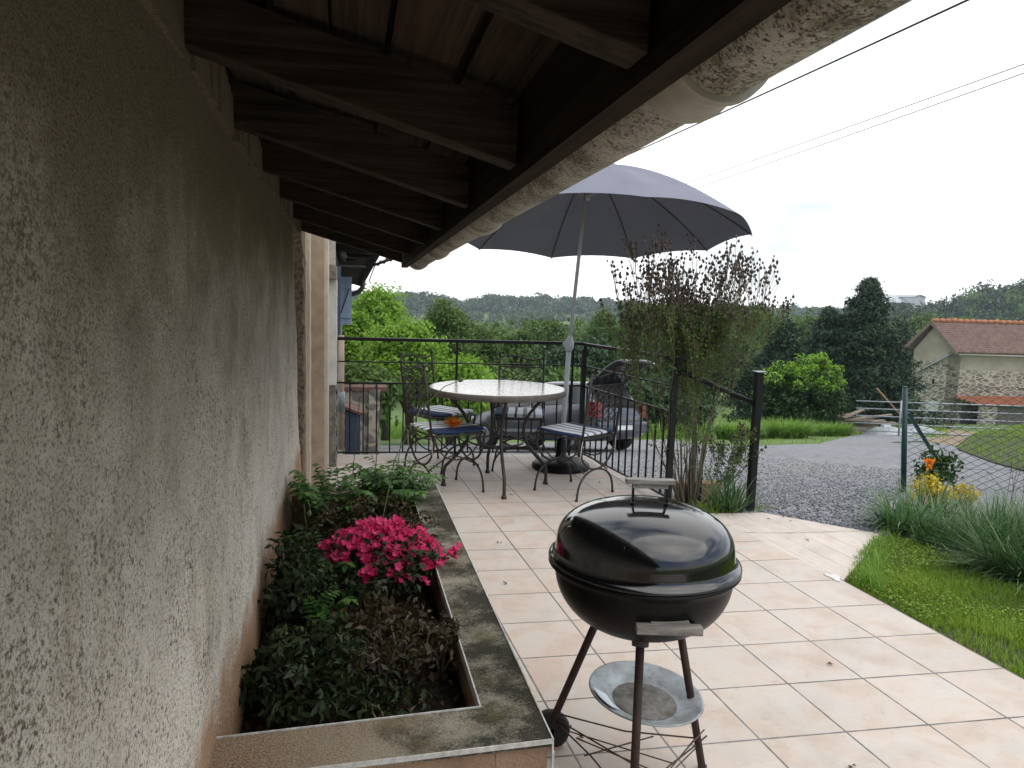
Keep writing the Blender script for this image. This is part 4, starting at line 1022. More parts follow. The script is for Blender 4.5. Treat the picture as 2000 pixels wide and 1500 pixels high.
def make_cushion():
    n_ = 16; vs = []; fs = []
    for side in (1, -1):
        for j in range(n_+1):
            for i in range(n_+1):
                u_ = -1+2*i/n_; v_ = -1+2*j/n_; e_ = (1-abs(u_)**5)*(1-abs(v_)**5)
                rnd_ = 1-.05*(u_*u_*v_*v_)
                vs.append((u_*.228*rnd_, v_*.228*rnd_, .012+side*(.006+.012*e_**.5)+.008*(u_*u_)))
    m_ = (n_+1)**2
    for j in range(n_):
        for i in range(n_):
            a = j*(n_+1)+i; fs.append((a, a+1, a+n_+2, a+n_+1)); fs.append((m_+a, m_+a+n_+1, m_+a+n_+2, m_+a+1))
    def idx(i, j): return j*(n_+1)+i
    bd = [(i, 0) for i in range(n_)]+[(n_, j) for j in range(n_)]+[(i, n_) for i in range(n_, 0, -1)]+[(0, j) for j in range(n_, 0, -1)]
    for q in range(len(bd)): a, b_ = idx(*bd[q]), idx(*bd[(q+1) % len(bd)]); fs.append((a, m_+a, m_+b_, b_))
    t = thing('seat_cushion', '', 'cushion')
    mb = MB(); mb.add(vs, fs, True); mb.build('pad', M['cushion'], t)
    for sy_ in (1, -1):
        mb = MB(); mb.tube([(-.215, sy_*.20, .008), (-.235, sy_*.205, -.02), (-.23, sy_*.212, -.10), (-.225, sy_*.215, -.16)], .0045, 5); mb.build('tie_strap', M['strap'], t)
    return t
cu0 = make_cushion()
# centre x, y, heading (direction the seat faces), label
chs = [((.75, 5.62), 20, 'iron chair nearest the stucco wall, carrying an orange flower on its seat', 'blue and white striped cushion under the orange flower'),
       ((1.75, 5.44), 123, 'iron chair at the near right of the mosaic table, before the parasol foot', 'blue and white striped cushion on the right chair with hanging pale ties'),
       ((.80, 6.42), -48, 'iron chair at the far left of the mosaic table, backed by the left railing', 'blue and white striped cushion on the far left chair behind the orange flower'),
       ((1.50, 6.32), -104, 'iron chair on the far side of the mosaic table, backed against the far railing', 'blue and white striped cushion on the far chair seen below the tabletop')]
for i, ((x, y), hd, lb, lc) in enumerate(chs):
    c_ = ch0 if i == 0 else copy_tree(ch0); k_ = cu0 if i == 0 else copy_tree(cu0)
    c_.location = (x, y, 0); c_.rotation_euler = (0, 0, R(hd)); tag(c_, lb, 'chair', 'iron chairs round the mosaic table')
    k_.location = (x, y, SH+.009); k_.rotation_euler = (0, 0, R(hd)); tag(k_, lc, 'cushion', 'striped cushions on the iron chairs')
# orange flower ornament on the first seat
fo = thing('orange_flower', 'bright orange artificial flower lying on the striped cushion of the left chair', 'flower', (.79, 5.53, SH+.03))
Vs, Fs, As = [], [], []; k = 0
for lay in range(4):
    for q in range(13):
        an = 2*math.pi*q/13+lay*.25; el = (.25, .6, .95, 1.3)[lay]; d = np.array([[math.cos(an)*math.cos(el), math.sin(an)*math.cos(el), math.sin(el)]])
        V, Fc = leafquads(np.array([[.79, 5.53, SH+.055]])+d*.004, d, np.array([[0, 0, 1.]])+.01, [.088-.008*lay], .34, -.06)
        Vs.append(V); Fs.append(Fc+k); k += 4; As.append([random.random()])
fm = npmesh('petals', np.concatenate(Vs), np.concatenate(Fs), M['orange'], fo, rng.uniform(0, 1, sum(len(q_) for q_ in Fs)))
fm.modifiers.new('s', 'SOLIDIFY').thickness = .002
mb = MB(); mb.lathe([(0, .0), (.03, .0), (.022, .03), (0, .045)], 14, (.79, 5.53, SH+.029)); mb.build('flower_heart', M['orange'], fo)

# ------------------------------------------------------------------ parasol
ub = Vector((2.0, 6.25, 0)); apex = Vector((P(1154, 324, 6.35).x, 6.35, P(1154, 324, 6.35).z))
um = thing('parasol', 'big grey lilac parasol on a slanting pale pole beside the mosaic table', 'parasol', (ub.x, ub.y, 0))
mb = MB(); pb = P(1096, 880, 6.25); pt = apex+Vector((-.02, 0, -.02))
jt = P(1112, 672, 6.27)
mb.tube([Vector((jt.x, jt.y, jt.z)), pt], .0165, 14); mb.build('pole', M['pole'], um)
mb = MB(); mb.tube([(pb.x, 6.25, .10), (jt.x, jt.y, jt.z)], .022, 14); mb.build('lower_pole', M['pole'], um)
mb = MB(); d_ = (pt-jt).normalized()
mb.tube([jt-d_*.07, jt-d_*.05, jt-d_*.03, jt+d_*.02, jt+d_*.04, jt+d_*.075], [.024, .034, .042, .040, .028, .019], 16); mb.tube([jt+Vector((-.0, 0, .0)), jt+Vector((-.055, -.01, 0))], [.02, .024], 10); mb.build('tilt_joint', M['pole'], um)
# canopy: 10 panels, catenary edges
tx, ty = R(0), R(0)
nrm = Vector((.02, .10, 1)).normalized()       # tilted slightly towards the camera
ex = Vector((1, 0, 0)); ex = (ex-nrm*ex.dot(nrm)).normalized(); ey = nrm.cross(ex)
RAD = 1.40; RISE = .60
NP = 10; ph0 = R(16)
def cpt(r_, an, sag=0, inner=0):
    k = (an-ph0) % (2*math.pi/NP)/(2*math.pi/NP); w_ = 4*k*(1-k)        # 0 on ribs, 1 mid panel
    rr = r_*(1-.045*w_*r_**2); dz = -RISE*(r_**1.75)-.055*w_*math.sin(math.pi*min(r_, 1))*.9+.03*w_*r_**3
    return apex+ex*(rr*RAD*math.cos(an))+ey*(rr*RAD*math.sin(an))+nrm*(dz-inner)
nr_, na_ = 16, 80; vs = []; fs = []
for i in range(nr_+1):
    for k in range(na_): vs.append(cpt(max(i/nr_, .001), ph0+2*math.pi*k/na_))
for i in range(nr_):
    for k in range(na_): fs.append((i*na_+k, (i+1)*na_+k, (i+1)*na_+(k+1) % na_, i*na_+(k+1) % na_))
mb = MB(); mb.add(vs, fs, True); cn = mb.build('canopy', M['canopy'], um)
for k in range(NP):
    an = ph0+2*math.pi*k/NP; mb = MB(); mb.tube([cpt(r_, an, inner=.012) for r_ in np.linspace(.02, 1.0, 12)], .0045, 5); mb.build('rib', M['pole'] if k == -1 else M['black_plastic'], um)
hub = apex+(pt-jt).normalized()*-.27
for k in range(NP):
    an = ph0+2*math.pi*k/NP; mb = MB(); mb.tube([hub, cpt(.30, an, inner=.02)], .003, 5); mb.build('stretcher', M['pole'], um)
mb = MB(); mb.tube([hub-d_*.03, hub+d_*.03], .028, 12); mb.build('hub', M['pole'], um)
mb = MB(); mb.lathe([(0, .035), (.012, .03), (.02, .01), (.025, -.01)], 12, apex); mb.build('finial', M['pole'], um)
mb = MB(); mb.lathe([(.26, 0), (.262, .03), (.235, .06), (.16, .085), (.08, .10), (.05, .11), (.045, .26), (.03, .28), (0, .28)], 40, (pb.x, 6.25, .0)); mb.build('stand', M['bowl_enamel'], um)

# ------------------------------------------------------------------ kettle grill
gc = Vector((.868, 1.99, 0)); RZ = .735; RR = .265
gr = thing('kettle_grill', 'black kettle charcoal grill with wooden handles on three rusty legs', 'grill', gc)
mb = MB(); prof = []
for k in range(22):
    a_ = k/21*math.pi/2; prof.append((RR*math.sin(a_)**.86 if a_ > 0 else 0, .028+.142*math.cos(a_)**.75 if k < 21 else .03))
prof = [(p, z+RZ) for p, z in prof]+[(RR+.002, RZ+.016), (RR+.012, RZ+.010), (RR+.019, RZ+.006), (RR+.021, RZ), (RR+.017, RZ-.003), (RR, RZ-.001)]
mb.lathe(prof, 120, gc); mb.build('lid', M['enamel'], gr)
mb = MB(); prof = [(RR, RZ-.003), (RR+.018, RZ-.006), (RR+.020, RZ-.013), (RR+.012, RZ-.019), (RR+.001, RZ-.021)]
for k in range(1, 20):
    a_ = k/19*math.pi/2; prof.append((RR*math.cos(a_)**.75 if k < 19 else 0, RZ-.021-.195*math.sin(a_)**.95))
mb.lathe(prof, 96, gc); mb.build('bowl', M['bowl_enamel'], gr)
cdir = Vector((.976, -.216, 0)).normalized(); fdir = Vector((-.42, -.907, 0)).normalized()
# lid handle
ht = RZ+.170; h0 = gc+Vector((.01, 0, 0))
for s_ in (-1, 1):
    mb = MB(); p = h0+cdir*(s_*.05); mb.bar(p+U*(ht-.03), p+U*(ht+.055), .013, .006, tuple(cdir)); 
    mb.bar(p+U*(ht-.0)-fdir*.0, p+U*(ht+.002)+fdir*.02, .013, .003)
    mb.build('lid_handle_bracket', M['black_iron'], gr)
lh = MB(); a = h0+cdir*-.073+U*(ht+.066); b_ = h0+cdir*.073+U*(ht+.066)
lh.bar(a, b_, .030, .014); lh.bar(a+cdir*.02+U*-.014, b_-cdir*.02+U*-.014, .018, .014)
lho = lh.build('lid_handle', M['weathered'], gr, bevel=.002)
# bowl handle facing the camera
pc = gc+fdir*(RR-.02)
sd_ = Vector((-fdir.y, fdir.x, 0)); sd_ = cdir
hz = RZ-.10; hc = gc+fdir*(.272)+cdir*.085+U*hz
mb = MB(); mb.bar(hc-sd_*.088, hc+sd_*.088, .030, .022); mb.build('bowl_handle', M['weathered'], gr, bevel=.002)
mb = MB(); mb.bar(hc-sd_*.052-fdir*.02+U*.012, hc+sd_*.052-fdir*.02+U*.012, .028, .008); mb.build('bowl_handle_plate', M['weathered'], gr)
for s_ in (-1, 1):
    mb = MB(); q = hc+sd_*(s_*.06); mb.bar(q-fdir*.07+U*.01, q, .018, .004); mb.build('bowl_handle_bracket', M['black_iron'], gr)
angs = [math.atan2(fdir.y, fdir.x)+R(120*k+3) for k in range(3)]
feet = []
for k, a_ in enumerate(angs):
    d = Vector((math.cos(a_), math.sin(a_), 0)); top = gc+d*.135+U*(RZ-.20); ft = gc+d*(.265, .262, .32)[k]+U*.0
    if k == 2: ft = ft+U*.06
    feet.append((top, ft)); mb = MB(); mb.tube([top, ft], .0125, 14); lg = mb.build('leg', M['rust'], gr)
    mb = MB(); mb.tube([top+U*.035-d*.01, top-U*.012+d*.004], [.026, .024], 16); mb.build('leg_socket', M['black_plastic'], lg)
    if k < 2: mb = MB(); mb.tube([ft+U*.012, ft], .0145, 14); mb.build('foot_cap', M['black_plastic'], lg)
wd = feet[2][1]; ax = Vector((.35, .94, 0)).normalized()
mb = MB(); n_ = 28; prof_ = [(.012, -.018), (.05, -.018), (.062, -.014), (.064, 0), (.062, .014), (.05, .018), (.012, .018)]
u_ = U; v_ = ax.cross(U); vs = []; 
wc = wd+Vector((.005, 0, -.004))
for (rr, q) in prof_:
    for k in range(n_): a_ = 2*math.pi*k/n_; vs.append(wc+ax*q+(u_*math.cos(a_)+v_*math.sin(a_))*rr)
mb.add(vs, [(i*n_+k, i*n_+(k+1) % n_, (i+1)*n_+(k+1) % n_, (i+1)*n_+k) for i in range(len(prof_)-1) for k in range(n_)], True); mb.build('wheel', M['rubber'], gr)
# galvanised ash dish hung between the legs
dcen = gc+Vector((.05, .04, 0)); dz = .285
mb = MB(); tilt = Matrix.Rotation(R(3), 3, 'X') @ Matrix.Rotation(R(4), 3, 'Y')
prof_ = [(0, -.035), (.105, -.034), (.12, -.03), (.172, -.002), (.178, .0), (.180, -.004), (.175, -.006), (.12, -.036), (0, -.041)]
k0 = MB(); k0.lathe(prof_, 72, (0, 0, 0)); vs = [dcen+U*dz+tilt @ Vector(p) for p in k0.v]; mb.add(vs, k0.f, True)
ds = mb.build('ash_dish', M['dish'], gr)
mb = MB(); k0 = MB(); k0.lathe([(0, -.0325), (.06, -.0325), (.101, -.0325)], 40, (0, 0, 0)); mb.add([dcen+U*dz+tilt @ (Vector(p)+Vector((0, 0, .0))) for p in k0.v], k0.f, True); mb.build('ash', M['ash'], ds)
mb = MB(); k0 = []
for i in range(7):
    for rr, zz in ((.122, -.0245), (.168, .001)):
        a_ = R(172)+R(38)*i/6; k0.append(dcen+U*(dz+.003)+tilt @ Vector((rr*math.cos(a_), rr*math.sin(a_), zz)))
mb.add(k0, [(2*i, 2*i+1, 2*i+3, 2*i+2) for i in range(6)]); mb.build('label', M['label'], ds)
# bent wire rack low between the legs
mb = MB(); c0 = gc
def onleg(k, z): t_, f_ = feet[k]; return f_.lerp(t_, (z-f_.z)/(t_.z-f_.z))
L0, L1, L2 = onleg(0, .10), onleg(1, .11), onleg(2, .12)
mb.tube([L2, (L2+L1)/2+U*-.02, L1+cdir*.0], .0028, 6); mb.tube([L2+U*-.03, (L2+L0)/2, L0], .0028, 6); mb.tube([L0, (L0+L1)/2+U*.01, L1-U*.02, L1+cdir*.03+U*.01], .0028, 6)
mb.tube([L2-U*.02, L0.lerp(L1, .4)-U*.01, L1+U*.01], .0028, 6); mb.tube([L2-U*.05, L0.lerp(L1, .6), L1+cdir*.02+U*.03], .0024, 6); mb.tube([L2.lerp(L0, .5)+cdir*-.02, L1.lerp(L2, .3)-U*.02], .0024, 6)
mb.tube([L2.lerp(L0, .3), L0.lerp(L1, .5)-U*.02, L1-U*.03], .0024, 6)
mb.build('wire_rack', M['wire'], gr)

# ------------------------------------------------------------------ lawn, border plants, wire fence
def inpoly(px, py, poly):
    c_ = np.zeros(len(px), bool); j = len(poly)-1
    for i in range(len(poly)):
        xi, yi = poly[i]; xj, yj = poly[j]
        c_ ^= ((yi > py) != (yj > py)) & (px < (xj-xi)*(py-yi)/(yj-yi+1e-12)+xi); j = i
    return c_
def turf(name, label, poly, n, h, wd, mat, z=0, zf=None, bend=(.3, 1.4), cat='grass', patch=True):
    x0 = min(p[0] for p in poly); x1 = max(p[0] for p in poly); y0 = min(p[1] for p in poly); y1 = max(p[1] for p in poly)
    px_ = rng.uniform(x0, x1, n*3); py_ = rng.uniform(y0, y1, n*3); k = inpoly(px_, py_, poly); px_, py_ = px_[k][:n], py_[k][:n]; n = len(px_)
    f = .5+.5*np.sin(px_*5.3+np.sin(py_*4)*1.5)*np.sin(py_*4.7+1+np.sin(px_*3))
    if patch:
        g_ = np.sin(px_*3.1+1.3*np.sin(py_*2.2))*np.sin(py_*3.7+np.sin(px_*2.9)); k = (g_ > -.55) | (rng.uniform(0, 1, n) < .35); px_, py_, f = px_[k], py_[k], f[k]; n = len(px_)
    pos = np.stack([px_, py_, np.full(n, z) if zf is None else zf(px_, py_)+z], 1); an = rng.uniform(0, 2*np.pi, n)
    V, Fc, sg = blades(pos, h*rng.uniform(.5, 1.3, n)*(.55+.7*f if patch else 1), wd, np.stack([np.cos(an), np.sin(an)], 1), rng.uniform(bend[0], bend[1], n), 3)
    return tag(npmesh(name, V, Fc, M[mat], None, np.repeat(.5*f+.5*rng.uniform(0, 1, n), sg)), label, cat, kind='stuff')
lawnp = [(2.75, 1.2), (2.745, 2.3), (2.72, 3.43), (3.05, 3.80), (3.45, 4.12), (3.65, 4.05), (3.72, 3.6), (3.6, 3.3), (3.75, 3.0), (4.6, 2.7), (5.2, 2.2), (5.2, 1.2)]
turf('lawn_grass', 'short bright green lawn along the right edge of the terrace', lawnp, 80000, .040, .0032, 'grass', -.028)
turf('lawn_edge_weeds', 'longer grass and weeds at the corner where lawn and ramp meet', [(2.73, 3.36), (3.1, 3.82), (3.55, 4.2), (3.66, 4.1), (3.1, 3.6), (2.80, 3.25)], 1800, .11, .004, 'tallgrass', -.03)
# clover-like leaves in the lawn
n = 26000; q = np.stack([rng.uniform(2.75, 5, n), rng.uniform(1.3, 4.1, n)], 1); q = q[inpoly(q[:, 0], q[:, 1], lawnp)]; q = q[(np.sin(q[:, 0]*6)*np.sin(q[:, 1]*5+1)) > -.1]; n = len(q)
V, Fc = leafquads(np.c_[q, np.full(n, -.025)+rng.uniform(.015, .04, n)], rnd_dirs(n)*[1, 1, .3], rnd_dirs(n, 3), rng.uniform(.008, .018, n), .8)
tag(npmesh('lawn_clover', V, Fc, M['grass'], None, rng.uniform(.2, 1, n)), 'clover and broad leaved weeds scattered through the lawn', 'clover', kind='stuff')
bedz = lambda x, y: np.full(np.shape(x), -.04)
blade_clump('daylily_clump', 'arching sword leaved clump at the foot of the green fence post beside the ramp', 'daylily', (3.82, 4.30, -.04), 230, .15, .36, .015, 'iris', (.3, 1.8), tilt=(0, .9))
blade_clump('daylily_clump', 'spiky iris leaves fanning out in front of the yellow leaved shrub', 'daylily', (4.22, 4.45, -.04), 130, .20, .34, .014, 'strapleaf', (.1, 1.2), tilt=(0, .8))
blade_clump('blue_grass_clump', 'blue green strap leaved clump spilling towards the lawn at the right edge', 'plant', (3.92, 3.42, -.04), 760, .20, .46, .008, 'strapleaf', (.1, .8), tilt=(.5, 1.35), dirx=-.6)
blade_clump('blue_grass_clump', 'upright blue green leaf clump behind the spilling one near the wire fence', 'plant', (4.25, 3.85, -.04), 560, .26, .33, .009, 'strapleaf', (.1, 1.0), tilt=(0, .7))
blade_clump('blue_grass_clump', 'dark green leaf clump between the daylilies and the blue green clumps', 'plant', (3.95, 4.00, -.04), 420, .24, .28, .013, 'iris', (.3, 1.4), tilt=(.1, 1.0))
blade_clump('blue_grass_clump', 'rightmost blue green leaf clump running out of the photo by the fence', 'plant', (4.65, 3.95, -.04), 500, .30, .34, .009, 'strapleaf', (.2, 1.1), tilt=(0, .8))
shrub('leafy_shrub', 'dark green broad leaved shrub behind the yellow plant at the green fence brace', 'shrub', (P(1832, 930, 5.1).x, 5.1, .14), .13, .16, .24, 34, 16, .05, M['lf_laurel'], .07, base=(P(1832, 930, 5.1).x, 5.1, -.08), wr=.55)
shrub('yellow_shrub', 'small shrub with yellow variegated leaves at the foot of the wire fence', 'shrub', (P(1815, 960, 4.75).x, 4.75, .08), .13, .12, .14, 44, 14, .035, M['yellow'], .055, base=(P(1815, 960, 4.75).x, 4.75, -.08), wr=.45)
shrub('yellow_shrub', 'second yellow leaved shrub to the right of the sloping fence brace', 'shrub', (P(1880, 960, 4.75).x, 4.75, .07), .10, .09, .11, 26, 13, .033, M['yellow'], .05, base=(P(1880, 960, 4.75).x, 4.75, -.08), wr=.45)
of_ = P(1815, 905, 4.9); fl = thing('orange_blossom', 'single orange blossom in front of the green fence brace', 'flower', (of_.x, 5.0, -.1))
Vs, Fs = [], []; k = 0
for q in range(40):
    V, Fc = leafquads(np.array([tuple(of_)])+rng.normal(0, .008, (1, 3)), rnd_dirs(1, .3)*[[.8, .8, 1.4]], rnd_dirs(1), [.042], .6); Vs.append(V); Fs.append(Fc+k); k += 4
npmesh('petals', np.concatenate(Vs), np.concatenate(Fs), M['orange'], fl, rng.uniform(0, 1, sum(len(q_) for q_ in Fs)))
mb = MB(); mb.tube([(of_.x, 5.0, -.1), (of_.x+.01, 5.0, .1), tuple(of_)], .004, 6); mb.build('stem', M['tallgrass_solid'], fl)
# dry seed stalks at the right
mb = MB(); ds_ = thing('dry_flower_stalks', 'thin dry flower stalks rising in front of the wire fence at the right edge', 'plant', (5.2, 4.5, -.05)); Vs = []
for k in range(70):
    x_, y_ = random.uniform(4.9, 5.8), random.uniform(4.25, 4.65); h_ = random.uniform(.30, .5); e_ = Vector((x_+random.gauss(0, .05), y_, -.05+h_)); mb.tube([(x_, y_, -.05), (x_+random.gauss(0, .02), y_, h_*.5-.05), e_], .0018, 4, caps=False); Vs.append(tuple(e_))
mb.build('stalks', M['twig'], ds_); cc = np.array(Vs); V, Fc, a = clump_leaves(cc, .025, 10, .012, .6); npmesh('seed_heads', V, Fc, M['capsule'], ds_, a)
# wire fence
fc = thing('chain_link_fence', 'chain link fence on dark green post with sloping brace before the stone house', 'fence', (4.87, 5.5, -.15))
fa = Vector((4.87, 5.5, 0)); fd = Vector((.985, -.26, 0)).normalized(); gzb = -.13
ptop = P(1765, 757, 5.5).z
mb = MB(); mb.tube([(4.882, 5.5, -.3), (4.785, 5.5, ptop)], .023, 14); mb.tube([(4.785, 5.5, ptop), (4.784, 5.5, ptop+.012)], [.024, .012], 14); mb.build('post', M['green_post'], fc)
bt = P(1772, 806, 5.5); be = P(1885, 985, 5.3)
mb = MB(); mb.bar((bt.x, 5.49, bt.z), (be.x, 5.25, be.z-.05), .028, .028); mb.build('brace', M['green_post'], fc)
for k in (2.6, 5.2):
    p = fa+fd*k; mb = MB(); mb.tube([(p.x, p.y, -.3), (p.x, p.y, ptop)], .023, 12); mb.build('post', M['green_post'], fc)
# wires
ztop = .86; cw = .062; ch_ = .062; L = 5.2
mb = MB()
for z in (ztop, .42, .12): mb.tube([fa+U*z, fa+fd*L+U*z], .0017, 5)
mb.build('line_wire', M['green_wire'], fc)
mb = MB(); ncol = int(L/cw); nrow = int((ztop+.1)/(ch_/2))
for c_ in range(ncol):
    pts = []
    for r_ in range(nrow+1):
        s_ = (.5 if r_ % 2 else -.5)*(1 if c_ % 2 else -1)
        off = fd.cross(U)*(.0022*(1 if r_ % 2 else -1)); pts.append(fa+fd*((c_+.5+s_)*cw)+U*(ztop-r_*ch_/2)+off)
    mb.tube(pts, .004, 4, caps=False)
mb.build('wire_mesh', M['green_wire'], fc)

# ------------------------------------------------------------------ fallen leaves on the terrace
for (u, v) in ((1530, 1003), (1545, 1010), (1606, 1012), (1640, 1047), (1675, 1036), (1655, 1128), (1625, 1300), (1660, 1498), (1110, 1420), (1138, 1445), (975, 1062), (985, 1140), (1128, 968), (1170, 943), (1100, 1055), (1575, 1050), (1500, 1010), (1188, 925), (1210, 948), (1000, 968), (1130, 1000)):
    r_ = ray(u, v); t_ = H/(-r_.z); p = r_*t_; n_ = 2
    zt = 0 if p.x < 2.69 else -.055*(p.x-2.69)/.7
    V, Fc = leafquads(np.array([[p.x, p.y, zt+.006], [p.x+.006, p.y, zt+.007]]), np.array([[random.gauss(0, 1), random.gauss(0, 1), .1], [random.gauss(0, 1), random.gauss(0, 1), .3]]), np.array([[0, 0, 1.], [.2, .3, 1.]]), [.022, .016], .7, .2)
    tag(npmesh('fallen_leaf', V, Fc, M['deadleaf'], None, [random.random()*.5, .2]), 'small dry dark leaf lying on the pale terrace tiles', 'leaf', 'dry leaves fallen on the terrace')
# loose stones near the ramp
n = 16000; px_ = rng.uniform(2.3, 7, n); py_ = 4.2+rng.exponential(2.4, n); kk = inpoly(px_, py_, [(2.36, 5.1), (2.5, 4.95), (3.05, 4.85), (3.65, 4.2), (4.2, 4.35), (7, 6), (9, 18), (2.3, 18), (2.34, 6.5)]); px_, py_ = px_[kk], py_[kk]; n = len(px_)
c_ = np.stack([px_, py_, gz(px_, py_)+.024], 1); Vc = (c_[:, None, :]+ov[None]*rng.uniform(.5, 1.4, (n, 6, 1))*rng.uniform(.006, .015, (n, 1, 1))*np.array([1, 1, .55])).reshape(-1, 3)
M['stone'] = leafmat('grey_chipping', (.13, .135, .145), (.25, .255, .27), (.42, .425, .44), rough=.9, trans=0)
tag(npmesh('gravel_stones', Vc, (np.arange(n)[:, None, None]*6+of[None]).reshape(-1, 3), M['stone'], None, np.repeat(rng.uniform(0, 1, n), 8)), 'loose grey gravel chippings on the drive beside the ramp', 'gravel', kind='stuff')

# ------------------------------------------------------------------ parked car, tailgate open
cx_, cy_ = P(1080, 840, 15.3).x, 15.3
cg = gzf(cx_, cy_)+.02
CA = R(121)       # heading of the car's nose
car = thing('parked_car', 'grey hatchback parked on the gravel with its tailgate raised behind the railing', 'car', (0, 0, 0))
ST = [(-1.93, .38, .72, .74, .72, .60), (-1.86, .26, .92, .95, .82, .66), (-1.55, .22, .96, 1.36, .85, .60), (-1.2, .22, .95, 1.43, .86, .61), (-.5, .22, .93, 1.46, .86, .62), (.1, .22, .92, 1.43, .86, .61),
      (.45, .22, .91, 1.30, .86, .60), (1.05, .22, .90, .95, .85, .62), (1.6, .24, .82, .86, .81, .58), (1.95, .30, .66, .70, .72, .5), (2.05, .40, .55, .58, .58, .4)]
def sec(s_):
    x, zb, bl, rf, w_, rw = s_; return [(0, zb), (w_*.88, zb), (w_*.98, zb+.12), (w_, (zb+bl)/2), (w_*.97, bl-.03), (w_*.93, bl), (rw, rf-.04), (rw*.75, rf), (0, rf+.015)]
mb = MB(); vs = []; n_ = 9
for s_ in ST:
    c_ = sec(s_); vs += [(s_[0], y, z) for y, z in c_]+[(s_[0], -y, z) for y, z in c_[-2:0:-1]]
m_ = 16; fs = [(i*m_+k, (i+1)*m_+k, (i+1)*m_+(k+1) % m_, i*m_+(k+1) % m_) for i in range(len(ST)-1) for k in range(m_)]
fs += [tuple(range(m_)), tuple((len(ST)-1)*m_+k for k in range(m_-1, -1, -1))]
mb.add(vs, fs, True)
cb = mb.build('body', M['car_paint'], car)
def pane(name, i0, i1, f0, f1, side, mat, a=.06, b=.93, out_=.008):
    def pt(f, v):
        k = min(int(f), len(ST)-2); t = f-k; A_, B_ = sec(ST[k]), sec(ST[k+1]); p5 = [A_[5][q]*(1-t)+B_[5][q]*t for q in (0, 1)]; p6 = [A_[6][q]*(1-t)+B_[6][q]*t for q in (0, 1)]
        x = ST[k][0]*(1-t)+ST[k+1][0]*t; y = p5[0]*(1-v)+p6[0]*v+out_; z = p5[1]*(1-v)+p6[1]*v; return (x, y*side, z+.004)
    n = 8; vs = []; 
    for q in range(n+1): vs += [pt(i0[0]+(i0[1]-i0[0])*q/n, a), pt(i1[0]+(i1[1]-i1[0])*q/n, b)]
    fs = [(2*q, 2*q+2, 2*q+3, 2*q+1) for q in range(n)]; m = MB(); m.add(vs, fs, True); return m.build(name, mat, car)
for sd__ in (1, -1):
    pane('side_window', (1.9, 3.1), (2.2, 3.12), 0, 0, sd__, M['glass']); pane('side_window', (3.22, 4.6), (3.22, 4.6), 0, 0, sd__, M['glass']); pane('side_window', (4.72, 6.75), (4.72, 5.75), 0, 0, sd__, M['glass'])
# windscreen
mb = MB(); 
def rp_(k, y_, lift=.012): s_ = ST[k]; return (s_[0], y_, s_[3]+lift)
mb.add([(.52, -.54, 1.285), (.52, .54, 1.285), (1.02, .60, .985), (1.02, -.60, .985)], [(0, 3, 2, 1)]); mb.build('windscreen', M['glass'], car)
# rear: dark boot opening, lamps, bumper, plate
mb = MB(); mb.box((-1.885, -.52, .62), (-1.868, .52, .93)); mb.slab([(-1.872, -.52, .935), (-1.872, .52, .935), (-1.60, .52, 1.36), (-1.60, -.52, 1.36)], -.012); mb.build('boot_opening', M['interior'], car)
for s_ in (1, -1):
    mb = MB(); mb.box((-1.945, s_*.70-.13, .68), (-1.74, s_*.74+.10, 1.0)); mb.build('rear_lamp', M['red_lamp'], car, bevel=.03)
    mb = MB(); mb.box((1.82, s_*.58-.13, .62), (1.99, s_*.58+.10, .74)); mb.build('headlight', M['clear_lamp'], car, bevel=.03)
    mb = MB(); mb.box((.62, s_*.98-.09, .93), (.76, s_*.98+.09, 1.07)); mb.bar((.69, s_*.86, .96), (.69, s_*.93, .98), .03, .03); mb.build('door_mirror', M['black_plastic'], car, bevel=.03)
    mb = MB(); mb.box((-1.35, s_*.862-.008, .40), (1.15, s_*.862+.012, .46)); mb.build('side_moulding', M['alloy'], car, bevel=.004)
    for xw in (-1.28, 1.28):
        wh = thing('wheel', None, None, (0, 0, 0)); del_ = wh; wh.parent = car
        k0 = MB(); k0.lathe([(.19, -.10), (.28, -.10), (.31, -.07), (.315, 0), (.31, .07), (.28, .10), (.19, .10)], 36); 
        rt = Matrix.Rotation(R(90), 3, 'X'); mbx = MB(); mbx.add([rt @ Vector(p)+Vector((xw, s_*.78, .315)) for p in k0.v], k0.f, True); mbx.build('tyre', M['tyre'], wh)
        k0 = MB(); k0.lathe([(0, .06), (.05, .075), (.19, .085), (.2, .07)], 30); mbx = MB(); mbx.add([Matrix.Rotation(R(-90*s_), 3, 'X') @ Vector(p)+Vector((xw, s_*.79, .315)) for p in k0.v], k0.f, True)
        for q in range(6): a_ = 2*math.pi*q/6; mbx.bar((xw, s_*.885, .315), (xw+.18*math.cos(a_), s_*.88, .315+.18*math.sin(a_)), .02, .03, (0, 1, 0))
        mbx.build('rim', M['alloy'], wh)
mb = MB(); mb.box((-2.0, -.80, .36), (-1.84, .80, .60)); mb.build('rear_bumper', M['car_paint'], car, bevel=.05)
mb = MB(); mb.box((-2.012, -.24, .44), (-2.002, .24, .53)); mb.build('number_plate', M['white'], car)
mb = MB(); hinge = Vector((-1.50, 0, 1.42)); pr_ = [(0, 0), (-.25, .15), (-.5, .33), (-.72, .43), (-.86, .43), (-.92, .38)]
vs = []; nn = 8
for x_, z_ in pr_:
    for k in range(nn+1): v_ = -1+2*k/nn; vs.append((hinge.x+x_, v_*(.60-.06*abs(x_)), hinge.z+z_-.05*v_*v_))
fs = [(i*(nn+1)+k, i*(nn+1)+k+1, (i+1)*(nn+1)+k+1, (i+1)*(nn+1)+k) for i in range(len(pr_)-1) for k in range(nn)]
mb.add(vs, fs, True); tg = mb.build('tailgate', M['car_paint'], car); tg.modifiers.new('s', 'SOLIDIFY').thickness = .03
